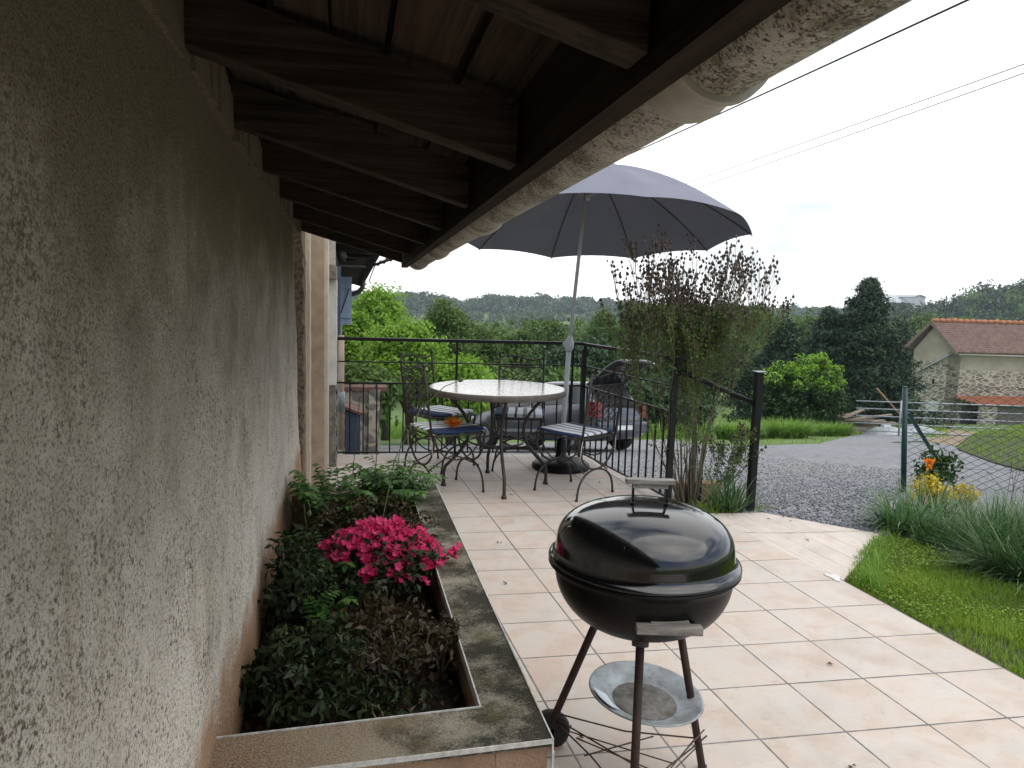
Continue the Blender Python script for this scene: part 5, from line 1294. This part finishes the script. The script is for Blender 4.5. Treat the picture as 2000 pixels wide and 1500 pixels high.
mb = MB(); mb.add([(p[0], p[1]*.93, p[2]-.038) for p in vs], fs, True); mb.build('tailgate_lining', M['interior'], tg)
mb = MB(); vs = [(hinge.x-.1, -.5, hinge.z+.01), (hinge.x-.1, .5, hinge.z+.01), (hinge.x-.55, .46, hinge.z+.34), (hinge.x-.55, -.46, hinge.z+.34)]; mb.slab([Vector(p)+Vector((0, 0, -.012)) for p in vs], -.01); mb.build('rear_window', M['glass'], tg)
for s_ in (1, -1): mb = MB(); mb.tube([(-1.62, s_*.5, 1.22), (hinge.x-.45, s_*.48, hinge.z+.24)], .01, 6); mb.build('gas_strut', M['black_plastic'], tg)
slope = math.atan(.166)
car.location = (cx_, cy_, cg)
# rest on the slope
nz_ = Vector((0, .166, 1)).normalized(); fx = Vector((math.cos(CA), math.sin(CA), 0)); fx = (fx-nz_*fx.dot(nz_)).normalized(); fy = nz_.cross(fx)
car.rotation_euler = Matrix((fx, fy, nz_)).transposed().to_euler()

# ------------------------------------------------------------------ power lines
def cable(name, label, a, b, r_, mat, sag=0):
    a, b = Vector(a), Vector(b); pts = []
    for k in range(25): t = k/24; p = a.lerp(b, t); p.z -= sag*4*t*(1-t); pts.append(p)
    mb = MB(); mb.tube(pts, r_, 6); return tag(mb.build(name, M[mat]), label, 'cable')
cable('power_cable', 'thick black twisted cable rising across the sky from behind the parasol', P(1100, 358, 24), P(1955, -30, 7.0), .014, 'cable', .03)
cable('power_cable', 'upper of the two thin pale wires crossing the sky at the right', P(1180, 412, 60), P(2120, 82, 20), .02, 'cable_thin', .1)
cable('power_cable', 'lower of the two thin pale wires crossing the sky at the right', P(1200, 420, 60), P(2120, 100, 20), .02, 'cable_thin', .1)
cable('house_cable', 'black cable strung from the next house eave to the end of the stucco house roof', P(733, 517, 7.6), P(800, 492, 5.06), .014, 'cable')
mb = MB(); a = P(733, 517, 7.6); b_ = P(770, 503, 6.2)
for k in range(7): t = k/6; p = a.lerp(b_, t); mb.lathe([(0, .016), (.014, .01), (.018, 0), (.014, -.01), (0, -.016)], 8, p+Vector((0, 0, .008*(-1)**k)))
mb.tube([a, a+Vector((-.03, 0, -.08)), a+Vector((-.06, .05, -.17))], .006, 6)
tag(mb.build('cable_insulator', M['cable']), 'string of dark insulators on the cable beside the next house eave', 'insulator')

# ------------------------------------------------------------------ verge, tall grass, hedge bush
def zg(x, y): return gz(x, y)
ve = [tuple(G(u, v)[:2]) for u, v in ((1380, 872), (1480, 874), (1600, 870), (1640, 858), (1680, 853), (1680, 838), (1560, 825), (1380, 830))]
turf('verge_grass', 'bright green grass verge along the far side of the gravel drive', ve, 16000, .14, .016, 'grass', 0, gz)
for (u, v, rad, h, lb) in ((1440, 858, .62, .55, 'leftmost tall bright grass mound beyond the drive, seen past the twiggy shrub'), (1530, 856, .75, .62, 'tall bright grass mound beside the black handrail post at the far side of the drive'), (1618, 852, .72, .48, 'tall bright grass mound in front of the laurel bush nearest the gate rails')):
    p = G(u, v); blade_clump('grass_mound', lb, 'grass mound', (p.x, p.y, p.z), 3400, rad, h*1.25, .022, 'tallgrass', (.6, 2.2), 'grass mounds below the laurel bush', zf=gz, ry=.9)
p = G(1518, 853); mb = MB(); mb.box((p.x-.2, p.y-.7, p.z), (p.x+.1, p.y-.6, p.z+.62)); tag(mb.build('white_marker', M['white'], bevel=.01), 'small white board standing in the tall grass behind the black post', 'board')
def wood_mass(name, label, n, xr, yf, size, clr, per, mat, hz_=(5, 11), cut=None):
    x = rng.uniform(xr[0], xr[1], n); y = yf(x, rng.uniform(0, 1, n)); z = gz(x, y); h = rng.uniform(hz_[0], hz_[1], n)
    pts = []; rd = []
    for q in range(5): pts.append(np.stack([x+rng.normal(0, 2.2, n), y+rng.normal(0, 2.2, n), z+h*rng.uniform(.45, 1, n)], 1)); rd.append(rng.uniform(.5, 1.2, n)*clr)
    pts = np.concatenate(pts); rd = np.concatenate(rd); V, Fc, a = clump_leaves(pts, rd, per, size, .8, .5)
    return tag(npmesh(name, V, Fc, M[mat], None, a), label, 'woodland', kind='stuff')
def tree(name, label, cat, c, h, rx, ry, crown_z, rz, ncl, per, size, mat, clr, group=None, trunk_r=.12, bottom=-.7, shell=.35, wr=.6, squash=.8, lobes=5):
    """c = base point"""
    t = thing(name, label, cat, c, group); cc = Vector((c[0], c[1], c[2]+crown_z)); pts = []
    lob = [(cc.x+random.uniform(-.5, .5)*rx, cc.y+random.uniform(-.5, .5)*ry, cc.z+random.uniform(-.35, .5)*rz, random.uniform(.4, .65)) for _ in range(lobes)]+[(cc.x, cc.y, cc.z, .8)]
    for k, L_ in enumerate(lob): pts.append(crown_points(L_[:3], rx*L_[3], ry*L_[3], rz*L_[3], ncl//len(lob), shell, bottom))
    pts = np.concatenate(pts); V, Fc, a = clump_leaves(pts, clr*rng.uniform(.6, 1.3, len(pts)), per, size, wr, .4, squash=squash)
    npmesh('crown', V, Fc, mat, t, a)
    mb = MB(); b0_ = Vector(c)-U*.2; top = cc+U*rz*.3
    mb.tube([b0_, b0_.lerp(top, .4)+Vector((random.uniform(-.1, .1), 0, 0)), top], [trunk_r, trunk_r*.7, trunk_r*.2], 9)
    for k in range(8):
        q = Vector(pts[random.randrange(len(pts))]); s_ = b0_.lerp(top, random.uniform(.35, .7)); mb.tube([s_, s_.lerp(q, .5)+U*.1*rz*.3, q], [trunk_r*.4, trunk_r*.25, trunk_r*.08], 6)
    mb.build('trunk', M['bark'], t); return t
def at_px(u, v, y): p = P(u, v, y); return p
def px_tree(u, vtop, wpx, y, name, label, cat, mat, group=None, base_z=None, **k):
    """tree standing at depth y, its crown top seen at pixel row vtop and crown width wpx pixels"""
    p = P(u, vtop, y); bz = gzf(p.x, y) if base_z is None else base_z; d = (p-Vector((0, 0, H))).dot(CF); rx = wpx/2*d/F_PX
    h = p.z-bz; kz = k.pop('rzf', .42); rz = h*kz
    return tree(name, label, cat, (p.x, y, bz), h, rx, rx*k.pop('ryf', .8), h-rz, rz, mat=mat, group=group, **k)
# laurel: dark below, fresh yellow-green shoots on top
p = G(1592, 850); lx, ly, lz = p.x, p.y+1.0, gzf(p.x, p.y+1)
d_l = (Vector((lx, ly, lz))-Vector((0, 0, H))).dot(CF); W2 = 88*d_l/F_PX; HH = (P(1600, 700, ly).z-lz)
lt = thing('laurel_bush', 'big rounded laurel bush with bright new shoots on top and dark leaves below', 'bush', (lx, ly, lz))
pts = np.concatenate([crown_points((lx-W2*.55, ly, lz+HH*.36), W2*.45, W2*.5, HH*.36, 50, .5, -.9), crown_points((lx+W2*.1, ly, lz+HH*.68), W2*.42, W2*.4, HH*.34, 40, .5, -.9), crown_points((lx-W2*.25, ly, lz+HH*.45), W2*.78, W2*.6, HH*.42, 110, .5, -.9), crown_points((lx+W2*.2, ly, lz+HH*.52), W2*.8, W2*.6, HH*.46, 130, .5, -.9)])
V, Fc, a = clump_leaves(pts, .30, 60, .13, .45, .3); npmesh('foliage', V, Fc, M['lf_laurel'], lt, a)
sel = pts[(pts[:, 2] > lz+HH*.60)]
V, Fc, a = clump_leaves(sel+np.array([0, -.05, .14]), .26*rng.uniform(.5, 1.3, len(sel)), 40, .14, .4, .8); V2, F2, a2 = None, None, None
npmesh('new_shoots', V, Fc, M['lf_laurel_new'], lt, a)
mb = MB()
for k in range(9): q = Vector(pts[k*11]); mb.tube([(lx+random.uniform(-.2, .2), ly, lz-.1), (Vector((lx, ly, lz)).lerp(q, .5)), q], [.05, .035, .015], 6)
mb.build('stems', M['bark'], lt)

# dark conifers
def conifer(u, vtop, vbase, wpx, y, label, n=260, per=70, size=.26, basez=None):
    p = P(u, vtop, y); bz = gzf(p.x, y) if basez is None else basez; d = (p-Vector((0, 0, H))).dot(CF); rx = wpx/2*d/F_PX; h = p.z-bz
    t = thing('conifer', label, 'tree', (p.x, y, bz)); pts = []
    for k in range(n):
        f = rng.uniform(0, 1)**.75; z = bz+h*(.10+.90*(1-f)); a_ = rng.uniform(0, 2*np.pi)
        env = rx*(.02+.98*f**.9)*(1+.22*np.sin(a_*3+f*9)+.14*np.sin(a_*7+f*17))*(.62+.55*((f*7.3+.25*np.sin(a_*2))%1)); rr = env*rng.uniform(.45, 1.0)
        pts.append((p.x+np.cos(a_)*rr, y+np.sin(a_)*rr, z-.12*rr))
    pts = np.array(pts); dc = unit(pts-np.array([p.x, y, 0])*1.0-np.array([0, 0, 1])*pts[:, 2:3]*1.0)
    V, Fc, a = clump_leaves(pts, .55*rng.uniform(.5, 1.25, n), per, size, .28, .2, squash=.45)
    npmesh('crown', V, Fc, M['lf_conifer'], t, a)
    mb = MB(); mb.tube([(p.x, y, bz-.3), (p.x, y, bz+h*.5), (p.x, y, bz+h*.95)], [.35, .2, .03], 9)
    for k in range(22): q = Vector(pts[k*7]); mb.tube([(p.x, y, q.z+.3), q], [.06, .02], 5)
    mb.build('trunk', M['bark'], t)
conifer(1700, 548, 800, 300, 36, 'tall dark conifer with a pointed top rising left of the stone house', n=520, per=70)
conifer(1622, 604, 800, 290, 37, 'broad dark conifer behind the laurel bush, left of the pointed one', n=380, per=60)
conifer(1530, 622, 800, 240, 37, 'leftmost dark evergreen behind the twiggy shrub', n=330, per=60)
conifer(1765, 640, 820, 130, 47, 'low dark evergreen right behind the gable of the stone house', n=200, per=60)
# bright deciduous trees beyond the left railing
kw = dict(ncl=300, per=130, size=.12, clr=.40, trunk_r=.16)
px_tree(755, 536, 170, 24, 'leafy_tree', 'tallest bright green tree directly right of the blue shutter', 'tree', M['lf_bright'], 'trees beyond the railing', ryf=.7, **kw)
px_tree(690, 590, 130, 22, 'leafy_tree', 'bright green tree just behind the blue shutter', 'tree', M['lf_bright'], 'trees beyond the railing', **kw)
px_tree(868, 558, 150, 29, 'leafy_tree', 'green tree second from the left with a rounded top above the railing', 'tree', M['lf_mid'], 'trees beyond the railing', **kw)
px_tree(800, 620, 190, 20, 'leafy_tree', 'bright yellow green tree low behind the left chairs', 'tree', M['lf_bright'], 'trees beyond the railing', **kw)
px_tree(930, 612, 130, 33, 'leafy_tree', 'mid green tree above the left half of the mosaic table', 'tree', M['lf_mid'], 'trees beyond the railing', **kw)
px_tree(885, 690, 150, 19, 'leafy_tree', 'bright bush tree seen through the railing above the mosaic table', 'tree', M['lf_bright'], 'trees beyond the railing', **kw)
kw = dict(ncl=200, per=60, size=.24, clr=.5, trunk_r=.18)
px_tree(1000, 640, 150, 40, 'leafy_tree', 'mid green tree above the centre of the mosaic table', 'tree', M['lf_mid'], 'trees beyond the railing', **kw)
px_tree(1062, 590, 120, 62, 'leafy_tree', 'taller pale green tree left of the parasol pole', 'tree', M['lf_mid'], 'trees beyond the railing', **kw)
px_tree(1180, 590, 120, 52, 'leafy_tree', 'green tree right of the parasol pole behind the twiggy shrub', 'tree', M['lf_mid'], 'trees beyond the railing', **kw)
px_tree(1150, 650, 190, 36, 'leafy_tree', 'darker tree behind the parasol pole joint', 'tree', M['lf_dark'], 'trees beyond the railing', **kw)
px_tree(1270, 640, 190, 38, 'leafy_tree', 'dark tree directly behind the twiggy shrub', 'tree', M['lf_dark'], 'trees beyond the railing', **kw)
px_tree(1400, 640, 200, 40, 'leafy_tree', 'dark tree between the twiggy shrub and the conifers', 'tree', M['lf_dark'], 'trees beyond the railing', **kw)
px_tree(1060, 730, 220, 27, 'leafy_tree', 'dark green bushy tree right behind the parked car', 'tree', M['lf_mid'], 'trees beyond the railing', **kw)
px_tree(960, 720, 160, 26, 'leafy_tree', 'dark green bushy tree at the nose of the parked car', 'tree', M['lf_mid'], 'trees beyond the railing', **kw)
px_tree(1300, 745, 200, 25, 'leafy_tree', 'low dark bush behind the raised tailgate', 'tree', M['lf_dark'], 'trees beyond the railing', **kw)
px_tree(715, 720, 160, 17, 'leafy_tree', 'shaded bush behind the low stone wall', 'tree', M['lf_mid'], 'trees beyond the railing', **dict(kw, size=.16, clr=.35))
wood_mass('valley_edge_trees', 'continuous green tree belt below the terrace, seen between the parasol pole and the stone house', 330, (2, 95), lambda x, r_: 68+40*r_, .5, 2.4, 80, 'lf_mid', (4.5, 8.5))
kw = dict(ncl=150, per=55, size=.34, clr=.8, trunk_r=.25)
for (u, vt, w_, y, lb) in ((1560, 607, 110, 75, 'rounded tree above the leftmost conifer'), (1820, 598, 90, 82, 'rounded tree directly above the gable of the stone house'), (1885, 604, 100, 80, 'bright rounded tree above the stone house ridge'), (1955, 606, 100, 78, 'rounded tree above the right part of the ridge'), (1495, 600, 110, 80, 'pale tree at the right of the twiggy shrub top'), (1760, 600, 100, 84, 'tree between the pointed conifer and the stone house')):
    px_tree(u, vt, w_, y, 'leafy_tree', lb, 'tree', M['lf_mid'], 'trees behind the stone house', **kw)

# ------------------------------------------------------------------ far woods on the hills
wood_mass('far_woodland', 'hazy tree line on the far ridge across the valley', 420, (-60, 520), lambda x, r_: 585+70*r_+x*.05, 2.2, 5.0, 60, 'lf_far', (5, 12))
wood_mass('far_hedgerows', 'dark hedgerows across the far green slope', 160, (-20, 420), lambda x, r_: 470+12*np.round(r_*7)+.1*x, 1.8, 4, 50, 'lf_far', (4, 9))
wood_mass('valley_woodland', 'green woodland filling the valley bottom behind the near trees', 520, (-30, 330), lambda x, r_: 110+150*r_, 1.0, 3.2, 60, 'lf_mid', (6, 13))
n_ = 620
def hillxy(x, r_): return 165+150*r_
wood_mass('hill_woodland', 'wooded hill at the right above the stone house', n_, (160, 370), hillxy, 1.3, 4.2, 60, 'lf_dark', (6, 12))
# farm sheds on the ridge
p = P(1772, 590, 260); fb = thing('farm_shed', 'long low grey farm shed on the ridge beside the pointed conifer', 'shed', (p.x, 260, p.z-3))
mb = MB(); a = P(1733, 592, 260); b_ = P(1785, 578, 260); mb.box((a.x, 260, a.z-3), (b_.x+.5, 268, a.z)); mb.build('wall', M['grey_stone'], fb)
mb = MB(); mb.slab([(a.x-.5, 259.5, a.z+.05), (b_.x+1, 259.5, a.z+.05), (b_.x+1, 269, b_.z), (a.x-.5, 269, b_.z)], .3); mb.build('roof', M['galv'], fb)
a = P(1784, 597, 258); b_ = P(1808, 577, 258); fb = thing('farm_shed', 'small white gabled farm building on the ridge right of the long shed', 'shed', (a.x, 258, a.z-3))
mb = MB(); cx0 = (a.x+b_.x)/2; w_ = (b_.x-a.x)/2
mb.add([(a.x, 258, a.z-6), (b_.x, 258, a.z-6), (b_.x, 258, b_.z-.8), (cx0, 258, b_.z), (a.x, 258, b_.z-.8), (a.x, 270, a.z-6), (b_.x, 270, a.z-6), (b_.x, 270, b_.z-.8), (cx0, 270, b_.z), (a.x, 270, b_.z-.8)], [(0, 1, 2, 3, 4), (9, 8, 7, 6, 5), (1, 6, 7, 2), (0, 4, 9, 5)]); mb.build('wall', M['white'], fb)
mb = MB(); mb.slab([(a.x-.4, 257.6, b_.z-.9), (cx0, 257.6, b_.z+.1), (cx0, 270.4, b_.z+.1), (a.x-.4, 270.4, b_.z-.9)], .15); mb.slab([(cx0, 257.6, b_.z+.1), (b_.x+.4, 257.6, b_.z-.9), (b_.x+.4, 270.4, b_.z-.9), (cx0, 270.4, b_.z+.1)], .15); mb.build('roof', M['galv'], fb)

# ------------------------------------------------------------------ stone house down the slope
YH = 40.0
# facade directions: gable runs left, eaves side runs right towards the viewer's right
k0 = P(1864, 842, YH)              # near corner, ground
kt = P(1866, 688, YH)              # near corner, eave
sc_ = (k0-Vector((0, 0, H))).dot(CF)/F_PX
z0 = k0.z-1.5; ze = kt.z; K = Vector((kt.x, YH, 0))
dE = Vector((.93, -.36, 0)).normalized(); dG = Vector((-.36, -.93, 0)).normalized()*-1      # eaves wall dir, gable dir (away)
gw_ = 0
# gable wall end seen at u=1784
def hit(u, o, d):
    r_ = ray(u, 700); # solve o + d*s = r*t in xy
    det = d.x*(-r_.y)-d.y*(-r_.x); s_ = ((-o.x)*(-r_.y)-(-o.y)*(-r_.x))/det; return s_
dG = Vector((-.80, .60, 0)).normalized(); dE = Vector((.60, .80, 0)).normalized()
dE = Vector((.985, -.17, 0)).normalized(); dG = Vector((-.42, .907, 0)).normalized()
sG = hit(1784, K, dG); 
sh_ = thing('stone_house', 'two storey stone farmhouse with red brown tiled roof below the wire fence', 'house', (K.x, K.y, z0))
Lw = 12.0; g1 = K+dG*sG; e1_ = K+dE*Lw
zr = P(1815, 628, YH+1.6).z
def quadwall(a, b, za, zb): return [(a.x, a.y, za), (b.x, b.y, za), (b.x, b.y, zb), (a.x, a.y, zb)]
zm = P(1864, 722, YH).z; zmg = P(1830, 708, YH).z
mb = MB(); th = .4
def wallslab(mb, a, b, za, zb, inw):
    p = [Vector((a.x, a.y, za)), Vector((b.x, b.y, za)), Vector((b.x, b.y, zb)), Vector((a.x, a.y, zb))]; q = [x_+inw for x_ in p]
    mb.add(p+q, [(0, 1, 2, 3), (7, 6, 5, 4), (0, 4, 5, 1), (1, 5, 6, 2), (2, 6, 7, 3), (3, 7, 4, 0)])
wallslab(mb, K, e1_, z0-2, zm, dG*.4); wallslab(mb, g1, K, z0-2, zmg, dE*.4)
mb.build('stone_wall', M['farstone'], sh_)
mb = MB(); wallslab(mb, K, e1_, zm+.002, ze, dG*.4)
gm = K+dG*(sG*.5); ov_ = dE*.4
pts = [Vector((g1.x, g1.y, zmg+.002)), Vector((K.x, K.y, zmg+.002)), Vector((K.x, K.y, ze)), Vector((gm.x, gm.y, zr-.1)), Vector((g1.x, g1.y, ze))]
mb.add(pts+[q+ov_ for q in pts], [(0, 1, 2, 3, 4), (9, 8, 7, 6, 5), (0, 5, 6, 1), (1, 6, 7, 2), (2, 7, 8, 3), (3, 8, 9, 4), (4, 9, 5, 0)])
mb.build('rendered_wall', M['farrender'], sh_)
# roof with stepped, wavy tile courses
def roofplane(e_a, e_b, r_a, r_b, courses=16, waves=70):
    mb = MB(); vs = []; fs = []
    n_ = waves*2
    for c_ in range(courses):
        for s_ in (0, 1):
            t = (c_+s_)/courses
            for k in range(n_+1):
                f = k/n_; lo = e_a.lerp(e_b, f); hi = r_a.lerp(r_b, f); p = lo.lerp(hi, t); p = p+U*((.13 if s_ == 0 else .0)+.05*(k % 2)+.02*math.sin(f*7))
                vs.append(p)
    for c_ in range(courses*2-1):
        for k in range(n_): a_ = c_*(n_+1)+k; fs.append((a_, a_+1, a_+n_+2, a_+n_+1))
    mb.add(vs, fs); return mb
eo = -dG*.45; ends = -dE*.35
ea = K+eo+ends+U*(ze-.12); eb = e1_+eo+U*(ze-.12); ra = gm+ends+U*zr; rb = gm+dE*Lw+U*zr
roofplane(ea, eb, ra, rb).build('roof', M['rooftile'], sh_)
e2a = g1-eo+ends+U*(ze-.12); e2b = g1-eo+dE*Lw+U*(ze-.12)
roofplane(e2b, e2a, rb, ra, 16, 50).build('roof', M['rooftile'], sh_)
mb = MB()
for k in range(30): p = ra.lerp(rb, k/30); q = ra.lerp(rb, (k+.96)/30); mb.tube([p+U*.06, q+U*(.10+.05*(k % 7 == 3))], [.13, .15], 10)
mb.build('ridge_tiles', M['orange_tile'], sh_)
mb = MB()
for a_, b_ in ((ea, ra), (e2a, ra)): mb.bar(a_-U*.02-dE*.06, b_-U*.02-dE*.06, .05, .2)
mb.build('verge_board', M['planks'], sh_)
mb = MB(); mb.tube([ea+U*-.02-dG*.05, eb+U*-.02-dG*.05], .07, 8); mb.build('gutter', M['gutter_joint'], sh_)
mb = MB(); a_ = K+dG*.05-dE*.12+U*P(1862, 690, YH).z; b_ = K+dG*(sG*1.0)-dE*.12+U*P(1782, 735, YH+2).z; mb.tube([a_, b_], .06, 8); mb.build('drainpipe', M['galv'], sh_)
def open_(u0, v0, u1, v1, name, mat, o_=dE, base=K, off=-dG*.03, arch=False):
    s0, s1 = hit(u0, base, o_), hit(u1, base, o_); a_ = base+o_*s0; b2 = base+o_*s1
    zA = P((u0+u1)/2, v1, (a_.y+b2.y)/2).z; zB = P((u0+u1)/2, v0, (a_.y+b2.y)/2).z; mb = MB(); wallslab(mb, a_+off, b2+off, zA, zB, -off*.8)
    return mb.build(name, mat, sh_)
open_(1887, 790, 1942, 838, 'garage_door', M['grey_stone'])
open_(1826, 740, 1829, 750, 'vent_slit', M['interior'], dG, K, -dE*.03)
open_(1818, 783, 1842, 832, 'white_door', M['white'], dG, K, -dE*.03)
# lean-to with orange tiles
lt_ = thing('lean_to', 'low stone lean-to with orange tiled roof against the stone house wall', 'outbuilding', (K.x+3, K.y-1.5, z0))
s0 = hit(1870, K, dE); a_ = K+dE*s0; s1 = 11.5; b2 = K+dE*s1; fo_ = -dG*1.8
ztp = P(1900, 778, YH-.5).z; zlo = P(1950, 792, YH-2).z
mb = MB(); wallslab(mb, a_+dE*3.2+fo_, b2+fo_, z0-2, zlo-.1, dG*.3); wallslab(mb, a_+fo_, a_+dE*.9+fo_, z0-2, zlo-.1, dG*.3); mb.build('wall', M['farstone'], lt_)
mb = MB(); wallslab(mb, a_+dE*.92+fo_*.9, a_+dE*3.18+fo_*.9, z0-2, zlo-.1, dG*.05); mb.build('door', M['grey_stone'], lt_)
rr_ = roofplane(a_-dE*.2+fo_*1.15+U*(zlo-.12), b2+fo_*1.15+U*(zlo-.12), a_-dE*.2+dG*-.04+U*ztp, b2+dG*-.04+U*(ztp+.2), 7, 60); rr_.build('roof', M['orange_tile'], lt_)

# ------------------------------------------------------------------ galvanised bar fence
ga = G(1668, 852); gb = G(2060, 884); gb = Vector((ga.x+13.5, ga.y-3.0, 0)); gb.z = gzf(gb.x, gb.y)
gf = thing('bar_fence', 'galvanised horizontal bar fence at the far end of the gravel drive', 'fence', (ga.x, ga.y, ga.z))
a0 = P(1672, 783, ga.y); b0v = P(2010, 794, gb.y)
for k in range(5):
    mb = MB(); p = P(1672, 783+14.2*k, ga.y); q = P(2010, 794+15.4*k, gb.y); mb.tube([p, q], .021, 8); mb.build('bar', M['galv'], gf)
for k in (0, 1):
    t = .28+k*.72; p = P(1672, 780, ga.y).lerp(P(2010, 790, gb.y), t); mb = MB(); mb.tube([(p.x, p.y, gzf(p.x, p.y)-.3), p], .03, 8); mb.build('post', M['galv'], gf)
# timber pile behind the bars
tp = thing('timber_pile', 'untidy pile of grey planks behind the galvanised bar fence', 'timber pile', (G(1720, 850).x, G(1720, 850).y+1.5, G(1720, 850).z))
c_ = wloc(tp)
for k in range(16):
    a_ = c_+Vector((random.uniform(-.9, -.1), random.uniform(-.5, .5), -.05+.035*k+random.uniform(0, .05))); b2 = a_+Vector((random.uniform(1.0, 2.2), random.uniform(-.5, .5), random.uniform(-.2, .25))); mb = MB(); mb.bar(a_, b2, .18, .05); mb.build('plank', M['planks'], tp)
a_ = P(1725, 852, c_.y-.8); b2 = P(1733, 830, c_.y-.8); mb = MB(); mb.box((a_.x, c_.y-.8, a_.z), (a_.x+.32, c_.y-.6, b2.z)); tag(mb.build('white_block', M['white'], bevel=.02), 'pale stone block standing in front of the timber pile', 'block')
mb = MB(); mb.tube([P(1712, 758, ga.y+1), P(1760, 812, ga.y+.6)], .03, 6); tag(mb.build('leaning_pole', M['tanwood']), 'reddish pole leaning behind the galvanised bar fence', 'pole')
tr_ = thing('tarp_heap', 'low grey tarpaulin covered heap behind the bar fence in front of the white door', 'tarpaulin', (G(1820, 850).x, G(1820, 850).y+1.2, G(1820, 850).z))
c_ = wloc(tr_); n_ = 24; vs = []
for j in range(n_+1):
    for i in range(n_+1):
        u_ = -1+2*i/n_; v_ = -1+2*j/n_; vs.append((c_.x+u_*1.7, c_.y+v_*.8, gzf(c_.x+u_*1.7, c_.y+v_*.8)-.05+.38*max(0, (1-u_**4))*max(0, 1-v_**4)*(.75+.3*math.sin(u_*7)+.15*math.sin(v_*6+u_*3))))
mb = MB(); mb.add(vs, [(j*(n_+1)+i, j*(n_+1)+i+1, (j+1)*(n_+1)+i+1, (j+1)*(n_+1)+i) for j in range(n_) for i in range(n_)], True); mb.build('sheet', M['dish'], tr_)
# embankment at right, side road behind the wire fence
rd = [tuple(G(u, v)[:2]) for u, v in ((1760, 985), (1760, 866), (1860, 868), (1880, 893), (1960, 915), (2010, 930), (2080, 950), (2080, 1010))]
sheet('side_road', rd, .03, M['asphalt'])
dp_ = [tuple(G(u, v)[:2]) for u, v in ((1805, 866), (1850, 840), (1905, 846), (1868, 874))]
sheet('stone_track', dp_, .035, M['brickdust'] if 'brickdust' in M else M['earth'])
bk = [tuple(G(u, v)[:2]) for u, v in ((1868, 880), (1905, 862), (1990, 840), (2120, 836), (2120, 955), (2000, 925), (1940, 908))]
bx0 = [sum(p[0] for p in bk)/len(bk), sum(p[1] for p in bk)/len(bk)]
def bankz(x, y):
    t = max(0, min(1, (x*.93-y*.1-bk[0][0]*.93+bk[0][1]*.1)/4.0)); return gzf(x, y)+.16*t*t*(3-2*t)
sheet('embankment', bk, .04, M['turf'], .5, bankz)
bzv = np.vectorize(bankz)
turf('embankment_grass', 'rough green grass on the embankment behind the wire fence', bk, 14000, .16, .014, 'grass', .03, lambda x, y: bzv(x, y))
turf('slope_grass', 'green grass on the slope beyond the bar fence', [tuple(G(u, v)[:2]) for u, v in ((1660, 850), (1760, 846), (1850, 862), (1850, 838), (1660, 828))], 12000, .22, .02, 'grass', 0, gz)
turf('slope_undergrowth', 'dark undergrowth below the trees left of the drive', [tuple(G(u, v)[:2]) for u, v in ((670, 858), (1390, 858), (1390, 842), (670, 842))], 16000, .5, .03, 'tallgrass', 0, gz)

# ------------------------------------------------------------------ air between here and the far hills
mb = MB(); mb.box((-505, -62, -32), (905, 902, 60)); hz = mb.build('haze', bpy.data.materials.new('air')); tag(hz, kind='stuff')
hm = hz.data.materials[0]; hm.use_nodes = True; t = hm.node_tree; t.nodes.clear(); o_ = t.nodes.new('ShaderNodeOutputMaterial')
pv = t.nodes.new('ShaderNodeVolumePrincipled'); pv.inputs['Color'].default_value = (.78, .88, 1, 1); pv.inputs['Density'].default_value = .00032; pv.inputs['Anisotropy'].default_value = .2
t.links.new(pv.outputs[0], o_.inputs['Volume'])

# cement smear at the corner of terrace and ramp
mb = MB(); pts = []
for k in range(14): a_ = 2*math.pi*k/14; rr = .035*(1+.35*math.sin(a_*3+1)); pts.append((2.665+rr*.9*math.cos(a_), 3.47+rr*1.5*math.sin(a_)))
mb.prism(pts, .0005, .005); tag(mb.build('cement_patch', M['white']), 'white cement smear at the corner where terrace, ramp and lawn meet', 'cement')
